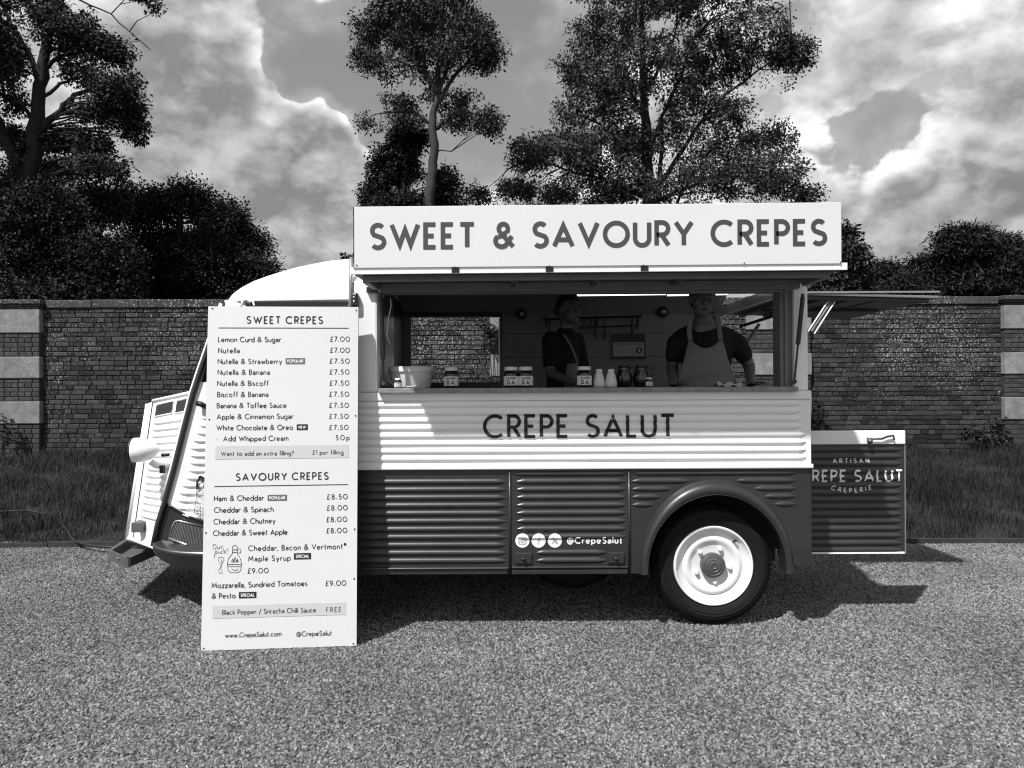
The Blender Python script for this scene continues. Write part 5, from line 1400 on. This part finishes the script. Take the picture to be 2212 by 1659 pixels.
cl_ = MB(); c0 = at(1572, 822, 4.75)
cl_.grid(lambda s, t: (c0.x - .07 + .15 * s, 4.70 + .10 * t, CT + .004 + .030 * abs(math.sin(s * 7 + t * 3)) * (1 - abs(2 * t - 1)) + .008 * math.sin(s * 13)), 20, 12)
tag(cl_.build('folded_cloth', MPLA, smooth=True), 'crumpled pale cloth on the counter in front of the leaning person', 'cloth')
# rating card and utensil rail on the far wall
yw = YF - .045
rt = thing('rating_card', at(1358, 776, yw), 'black framed food hygiene rating card on the far wall', 'card')
def wallrect(u0, v0, u1, v1, m_, nm, par, d):
    a = at(u0, v1, yw); b = at(u1, v0, yw); k = MB(); k.box(a.x, b.x, yw - d, yw - d + .002, a.z, b.z); return k.build(nm, m_, par)
a = at(1322, 776, yw); b = at(1394, 722, yw); k = MB(); k.box(a.x, b.x, yw - .004, yw, a.z, b.z); k.build('card_back', MBLK, rt)
c1 = wallrect(1324, 739, 1391, 770, mat('card_print', .33, .5), 'card_face', rt, .0065)
def walltext(s, u0, v, u1, cap, m_, par, d, wgt=.14):
    p0 = at(u0, v, yw); p1 = at(u1, v, yw); k = MB(); place_shapes(k, text_shapes(s, cap * yw / FPX, p1.x - p0.x, wgt, .15, .4, 1, .01), lambda a_, b_, dd: (a_, yw - d - dd, b_), p0.x, p0.z); return k.build('card_text', m_, par)
walltext('FOOD HYGIENE RATING', 1328, 746, 1388, 4.2, MK, rt, .0075); walltext('0 1 2 3 4', 1330, 763, 1371, 5, MG, rt, .0075)
k = MB(); cc0 = at(1380, 757, yw); disc(k, cc0.x, cc0.z, 6.5 * yw / FPX, 0, lambda a_, b_, d: (a_, yw - .0085, b_), 2, 24); k.build('card_spot', MK, rt)
walltext('5', 1378, 760.5, 1382.5, 7, MWP, rt, .0095, .17)
ur = thing('utensil_rail', at(1280, 700, YF - .1), 'dark hanging rail for utensils on the far wall between the two servers', 'rail')
k = MB(); k.tube([at(1172, 690, YF - .09), at(1386, 683, YF - .09)], .010, 6); k.build('top_bar', MBLK, ur)
k = MB(); k.tube([at(1250, 708, YF - .09), at(1378, 703, YF - .09)], .007, 6); k.build('lower_bar', MBLK, ur)
for u in (1180, 1290, 1378):
    k = MB(); k.tube([at(u, 683, YF - .032), at(u, 684, YF - .09), at(u, 706, YF - .09)], .008, 6); k.build('bracket', MBLK, ur)
for j, (u, L_, w_, lb) in enumerate(((1186, 45, .012, 'long dark utensil hanging left of the person with tied hair'), (1262, 20, .02, 'short broad dark utensil hanging just right of the person with tied hair'), (1276, 22, .014, 'second dark utensil on the rail right of the person with tied hair'), (1286, 38, .012, 'third utensil right of the person with tied hair, long and thin'), (1306, 42, .014, 'longest dark utensil at the middle of the rail'), (1365, 36, .015, 'long dark utensil above the rating card near the rail end'), (1375, 20, .012, 'short dark utensil at the right end of the rail'))):
    p = at(u, 690, YF - .105); t = thing('hanging_utensil', p, lb, 'utensil', 'utensils hanging from the rail', local=True)
    zz = L_ * 6.3 / FPX; k = MB(); k.tube([(0, 0, 0), (0, 0, -zz * .6)], .006, 6); k.build('handle', MBLK, t)
    k = MB(); k.box(-w_, w_, -.004, .004, -zz, -zz * .6 - .001); k.build('blade', MBLK, t, bevel=.003)

# ================================================================== the two people serving
def ellipsoid(mb, c, r_, nu=20, nv=14, rot=None):
    c = Vector(c); o = len(mb.v)
    for j in range(nv + 1):
        ph = math.pi * j / nv
        for i in range(nu):
            a = 2 * math.pi * i / nu; p = Vector((r_[0] * math.sin(ph) * math.cos(a), r_[1] * math.sin(ph) * math.sin(a), r_[2] * math.cos(ph)))
            if rot is not None: p = rot @ p
            mb.v.append(tuple(c + p))
    for j in range(nv):
        for i in range(nu): mb.f.append((o + j * nu + i, o + j * nu + (i + 1) % nu, o + (j + 1) * nu + (i + 1) % nu, o + (j + 1) * nu + i))
def capsule(mb, a, b, ra, rb_):
    a, b = Vector(a), Vector(b); d = (b - a).normalized()
    n_ = 5; pts = []; rad = []
    for i in range(n_ + 1):
        th = math.pi / 2 * (1 - i / n_); pts.append(a - d * ra * math.sin(th)); rad.append(max(ra * math.cos(th), ra * .08))
    for i in range(n_ + 1):
        th = math.pi / 2 * i / n_; pts.append(b + d * rb_ * math.sin(th)); rad.append(max(rb_ * math.cos(th), rb_ * .08))
    mb.tube(pts, rad, 14)
def chain(mb, pts, rad):
    for i in range(len(pts) - 1): capsule(mb, pts[i], pts[i + 1], rad[i], rad[i + 1])
def flesh(mb, name, m_, parent, vox, sm=4):
    o = mb.build(name, m_, parent, smooth=True)
    r_ = o.modifiers.new('remesh', 'REMESH'); r_.mode = 'VOXEL'; r_.voxel_size = vox; r_.use_smooth_shade = True
    s_ = o.modifiers.new('smooth', 'SMOOTH'); s_.iterations = sm; s_.factor = .5
    return o
def add_head(mb, c, rot):
    def L(x, y, z): return Vector(c) + rot @ Vector((x, y, z))
    ellipsoid(mb, L(0, .012, .025), (.075, .094, .092), rot=rot)
    ellipsoid(mb, L(0, -.022, -.045), (.060, .066, .068), rot=rot)
    ellipsoid(mb, L(0, -.050, -.088), (.026, .026, .022), rot=rot)
    capsule(mb, L(0, -.080, .014), L(0, -.098, -.026), .009, .013)
    for s in (-1, 1):
        ellipsoid(mb, L(s * .012, -.090, -.028), (.009, .010, .008), rot=rot)
        ellipsoid(mb, L(s * .042, -.062, -.018), (.022, .020, .020), rot=rot)
        capsule(mb, L(s * .014, -.078, .024), L(s * .046, -.066, .026), .009, .008)
        ellipsoid(mb, L(s * .078, .012, -.008), (.010, .018, .030), rot=rot)
    capsule(mb, L(-.017, -.078, -.053), L(.017, -.078, -.053), .0085, .0085)
    capsule(mb, L(-.013, -.077, -.065), L(.013, -.077, -.065), .0085, .0085)
def face_bits(c, rot, parent, teeth):
    def L(x, y, z): return Vector(c) + rot @ Vector((x, y, z))
    for s in (-1, 1):
        k = MB(); ellipsoid(k, L(s * .031, -.073, .006), (.013, .009, .008), 12, 8, rot); e_ = k.build('eye', MEYE, parent, smooth=True)
        k = MB(); ellipsoid(k, L(s * .031, -.0805, .006), (.006, .003, .006), 10, 6, rot); k.build('iris', MHAIR, e_, smooth=True)
        k = MB(); k.tube([L(s * .014, -.089, .024), L(s * .032, -.086, .030), L(s * .052, -.074, .024)], [.004, .005, .003], 6); k.build('eyebrow', MHAIR, parent, smooth=True)
    k = MB(); k.tube([L(-.024, -.078, -.058), L(0, -.0895, -.060), L(.024, -.078, -.058)], [.003, .0055, .003], 6); k.build('mouth', MHAIR, parent, smooth=True)
def hair_cap(c, rot, parent, bun=False, front=.055):
    k = MB(); nu, nv = 40, 26; c = Vector(c)
    def loc(s, t):
        ph = math.pi * t * .80; a = 2 * math.pi * s
        w = 1 + .03 * math.sin(a * 9) * math.sin(ph * 7)
        return Vector((.082 * math.sin(ph) * math.cos(a) * w, .014 + .104 * math.sin(ph) * math.sin(a) * w, .022 + .108 * math.cos(ph) * w))
    def keep(s, t):
        p = loc(s, t); return p.z > front + .02 or p.y > -.005 + (.05 if p.z < -.03 else 0)
    k.grid(lambda s, t: c + rot @ loc(s, t), nu, nv, keep)
    if bun: ellipsoid(k, c + rot @ Vector((0, .115, .0)), (.042, .04, .045), rot=rot)
    k.build('hair', MHAIR, parent, smooth=True)
def hand(mb, wrist, fwd, sidev, palm_down=True, s=1.0, thumb=1):
    wrist = Vector(wrist); f = Vector(fwd).normalized(); sd = Vector(sidev).normalized(); dn = Vector((0, 0, -1))
    pc_ = wrist + f * .045
    for o_ in (-.026, -.009, .009, .026): capsule(mb, wrist + sd * o_ * .6, wrist + f * .085 + sd * o_, .014, .012)
    for i, (o_, ln) in enumerate(((-.028, .062), (-.0095, .078), (.0095, .082), (.028, .070))):
        b0_ = wrist + f * .09 + sd * o_ * 1.05; b1_ = b0_ + f * ln * .5 + Vector((0, 0, .006)) + sd * o_ * .2; b2_ = b1_ + f * ln * .45 + Vector((0, 0, -.010)) + sd * o_ * .1
        chain(mb, [b0_, b1_, b2_], [.0095, .0085, .007])
    t0 = wrist + f * .025 + sd * (.024 * thumb); t1 = t0 + f * .035 + sd * (.026 * thumb); t2 = t1 + f * .032 + sd * (.006 * thumb)
    chain(mb, [t0, t1, t2], [.0125, .0105, .008])

# man leaning on the counter
man = thing('person', (X(1527, 5.05), 5.05, .46), 'person in black T-shirt and pale apron leaning on the counter', 'person')
HR = Matrix.Rotation(R(-3), 3, 'Z') @ Matrix.Rotation(R(8), 3, 'X')
hc = at(1517, 646, 4.86)
nk = at(1520, 694, 4.93); ch = at(1524, 745, 4.97); wa = at(1527, 815, 5.05); hp_ = at(1528, 862, 5.10)
sL, sR = at(1460, 742, 4.97), at(1594, 742, 4.97)
eL, eR = at(1452, 792, 5.02), at(1618, 790, 5.02)
wL = Vector((X(1455, 4.80), 4.80, CT + .022)); wR = Vector((X(1622, 4.80), 4.80, CT + .022))
k = MB(); add_head(k, hc, HR)
chain(k, [hc + Vector((0, .03, -.05)), nk, nk + Vector((0, .02, -.06))], [.052, .050, .065])
chain(k, [nk + Vector((0, .02, -.05)), ch, wa, hp_], [.09, .125, .125, .135])
for a_, b_, c_ in ((sL, eL, wL), (sR, eR, wR)):
    chain(k, [ch + Vector((0, 0, .04)), a_, b_, c_], [.075, .050, .040, .028])
for s in (-1, 1):
    h_ = hp_ + Vector((s * .085, 0, -.03)); kn = Vector((h_.x + s * .01, 5.10, .92)); an = Vector((kn.x, 5.14, .53))
    chain(k, [h_, kn, an], [.088, .058, .042]); capsule(k, (an.x, 5.12, .50), (an.x, 4.98, .495), .038, .033)
hand(k, wL, (-.05, -1, 0), (1, 0, 0), thumb=1); hand(k, wR, (.05, -1, 0), (1, 0, 0), thumb=-1)
body = flesh(k, 'body', MSKIN, man, .0065, 3)
face_bits(hc, HR, man, False); hair_cap(hc, HR, man, front=.028)
k = MB(); chain(k, [nk + Vector((0, .04, -.075)), ch, wa, hp_ + Vector((0, 0, .02))], [.08, .14, .14, .145])
for sg in (-1, 1): capsule(k, ch + Vector((sg * .07, 0, .02)), wa + Vector((sg * .055, 0, 0)), .105, .10)
for a_, b_ in ((sL, eL), (sR, eR)):
    chain(k, [nk + Vector((0, .04, -.045)), a_.lerp(nk, .25) + Vector((0, .02, .015)), a_, a_.lerp(b_, .50)], [.060, .052, .060, .060])
    capsule(k, ch + Vector((0, .0, .035)), a_, .10, .062)
flesh(k, 'shirt', MSHIRT, man, .012, 6)
k = MB()
for s in (-1, 1):
    h_ = hp_ + Vector((s * .085, 0, -.03)); kn = Vector((h_.x + s * .01, 5.10, .92)); chain(k, [hp_, h_, kn, Vector((kn.x, 5.14, .56))], [.14, .10, .072, .058])
flesh(k, 'trousers', MSHIRT, man, .014, 4)
def apron_pt(s, t):
    # t 0 at the bib top, 1 below the counter; s across
    vv = 752 + (880 - 752) * t; c_u = 1524 + 4 * t
    hw = 34 + 30 * min(1, t / .55) ** .8
    u = c_u + (s * 2 - 1) * hw; vv -= (abs(2 * s - 1) ** 2) * 22 * (1 - min(1, t / .2))
    yy = 4.815 + .055 * (2 * s - 1) ** 2 + .05 * t - .03 * math.sin(t * 3) + .006 * math.sin(s * 17 + t * 9) * t + .006 * math.sin(t * 22 + s * 5)
    return at(u, vv, yy)
k = MB(); k.grid(apron_pt, 28, 36); ap = k.build('apron', MAPR, man, smooth=True)
md = ap.modifiers.new('thick', 'SOLIDIFY'); md.thickness = .003
for pts in ([(1491, 734), (1489, 715), (1491, 695), (1497, 676)], [(1557, 734), (1555, 715), (1552, 695), (1548, 674)]):
    P_ = [at(u, v, 4.835 + .02 * i) for i, (u, v) in enumerate(pts)]; P_.append(P_[-1] + Vector((.0, .10, .0)))
    k = MB()
    for i, p_ in enumerate(P_): k.v += [tuple(p_ + Vector((-.015, 0, 0))), tuple(p_ + Vector((.015, 0, 0))), tuple(p_ + Vector((.015, .004, 0))), tuple(p_ + Vector((-.015, .004, 0)))]
    for i in range(len(P_) - 1):
        for j in range(4): k.f.append((i * 4 + j, i * 4 + (j + 1) % 4, i * 4 + 4 + (j + 1) % 4, i * 4 + 4 + j))
    k.build('apron_strap', MAPR, man)

# woman further back, turned to the right
wom = thing('person', (X(1222, 5.55), 5.55, .46), 'person with dark tied hair and dark top turned sideways further inside the van', 'person')
HR2 = Matrix.Rotation(R(38), 3, 'Z')
hc = at(1230, 668, 5.55)
nk = at(1222, 712, 5.58); ch = at(1216, 765, 5.60); wa = at(1214, 830, 5.62); hp_ = at(1214, 885, 5.64)
sL, sR = at(1190, 735, 5.54), at(1244, 737, 5.70)
eL, eR = at(1188, 805, 5.46), at(1262, 810, 5.62)
wL = at(1236, 826, 5.28); wR = at(1285, 828, 5.40)
k = MB(); add_head(k, hc, HR2)
chain(k, [hc + Vector((-.02, .03, -.05)), nk, nk + Vector((0, .02, -.05))], [.048, .047, .06])
chain(k, [nk + Vector((0, .01, -.05)), ch, wa, hp_], [.075, .10, .10, .125])
for a_, b_, c_ in ((sL, eL, wL), (sR, eR, wR)): chain(k, [ch + Vector((0, 0, .06)), a_, b_, c_], [.07, .052, .038, .025])
for s in (-1, 1):
    h_ = hp_ + Vector((s * .08, 0, -.03)); kn = Vector((h_.x, 5.64, .90)); an = Vector((kn.x, 5.68, .53))
    chain(k, [h_, kn, an], [.085, .055, .04]); capsule(k, (an.x, 5.66, .50), (an.x + .06, 5.54, .495), .036, .03)
hand(k, wL, (.8, -.4, 0), (.4, .8, 0), thumb=1); hand(k, wR, (.8, -.3, 0), (.3, .8, 0), thumb=1)
flesh(k, 'body', MSKIN2, wom, .0065, 3)
face_bits(hc, HR2, wom, False); hair_cap(hc, HR2, wom, True, .038)
k = MB(); chain(k, [nk + Vector((0, .01, -.055)), ch, wa, hp_ + Vector((0, 0, .03))], [.085, .12, .118, .13])
for a_, b_ in ((sL, eL), (sR, eR)): chain(k, [ch + Vector((0, .0, .06)), a_, a_.lerp(b_, .72)], [.085, .068, .056])
flesh(k, 'shirt', MSHIRT, wom, .012, 6)
k = MB()
for s in (-1, 1):
    h_ = hp_ + Vector((s * .08, 0, -.03)); kn = Vector((h_.x, 5.64, .90)); chain(k, [hp_, h_, kn, Vector((kn.x, 5.68, .56))], [.13, .095, .066, .052])
flesh(k, 'trousers', MSHIRT, wom, .014, 4)
def ap2(s, t): return at(1236 + (s * 2 - 1) * (12 + 12 * t), 785 + 100 * t, 5.47 - .03 * math.sin(s * 3.1) + .02 * t)
k = MB(); k.grid(ap2, 10, 12); ap = k.build('apron', MAPR, wom, smooth=True); md = ap.modifiers.new('thick', 'SOLIDIFY'); md.thickness = .003
k = MB(); k.tube([at(1210, 716, 5.56), at(1222, 728, 5.49), at(1236, 752, 5.47), at(1248, 785, 5.475)], .009, 6); k.build('apron_strap', MAPR, wom)
k = MB(); e0 = hc + HR2 @ Vector((-.08, .01, -.045)); ellipsoid(k, e0, (.006, .006, .010), 8, 6); k.build('earring', MALU, wom)
for o in list(bpy.data.objects):
    if '_local' in o.keys(): del o['_local']
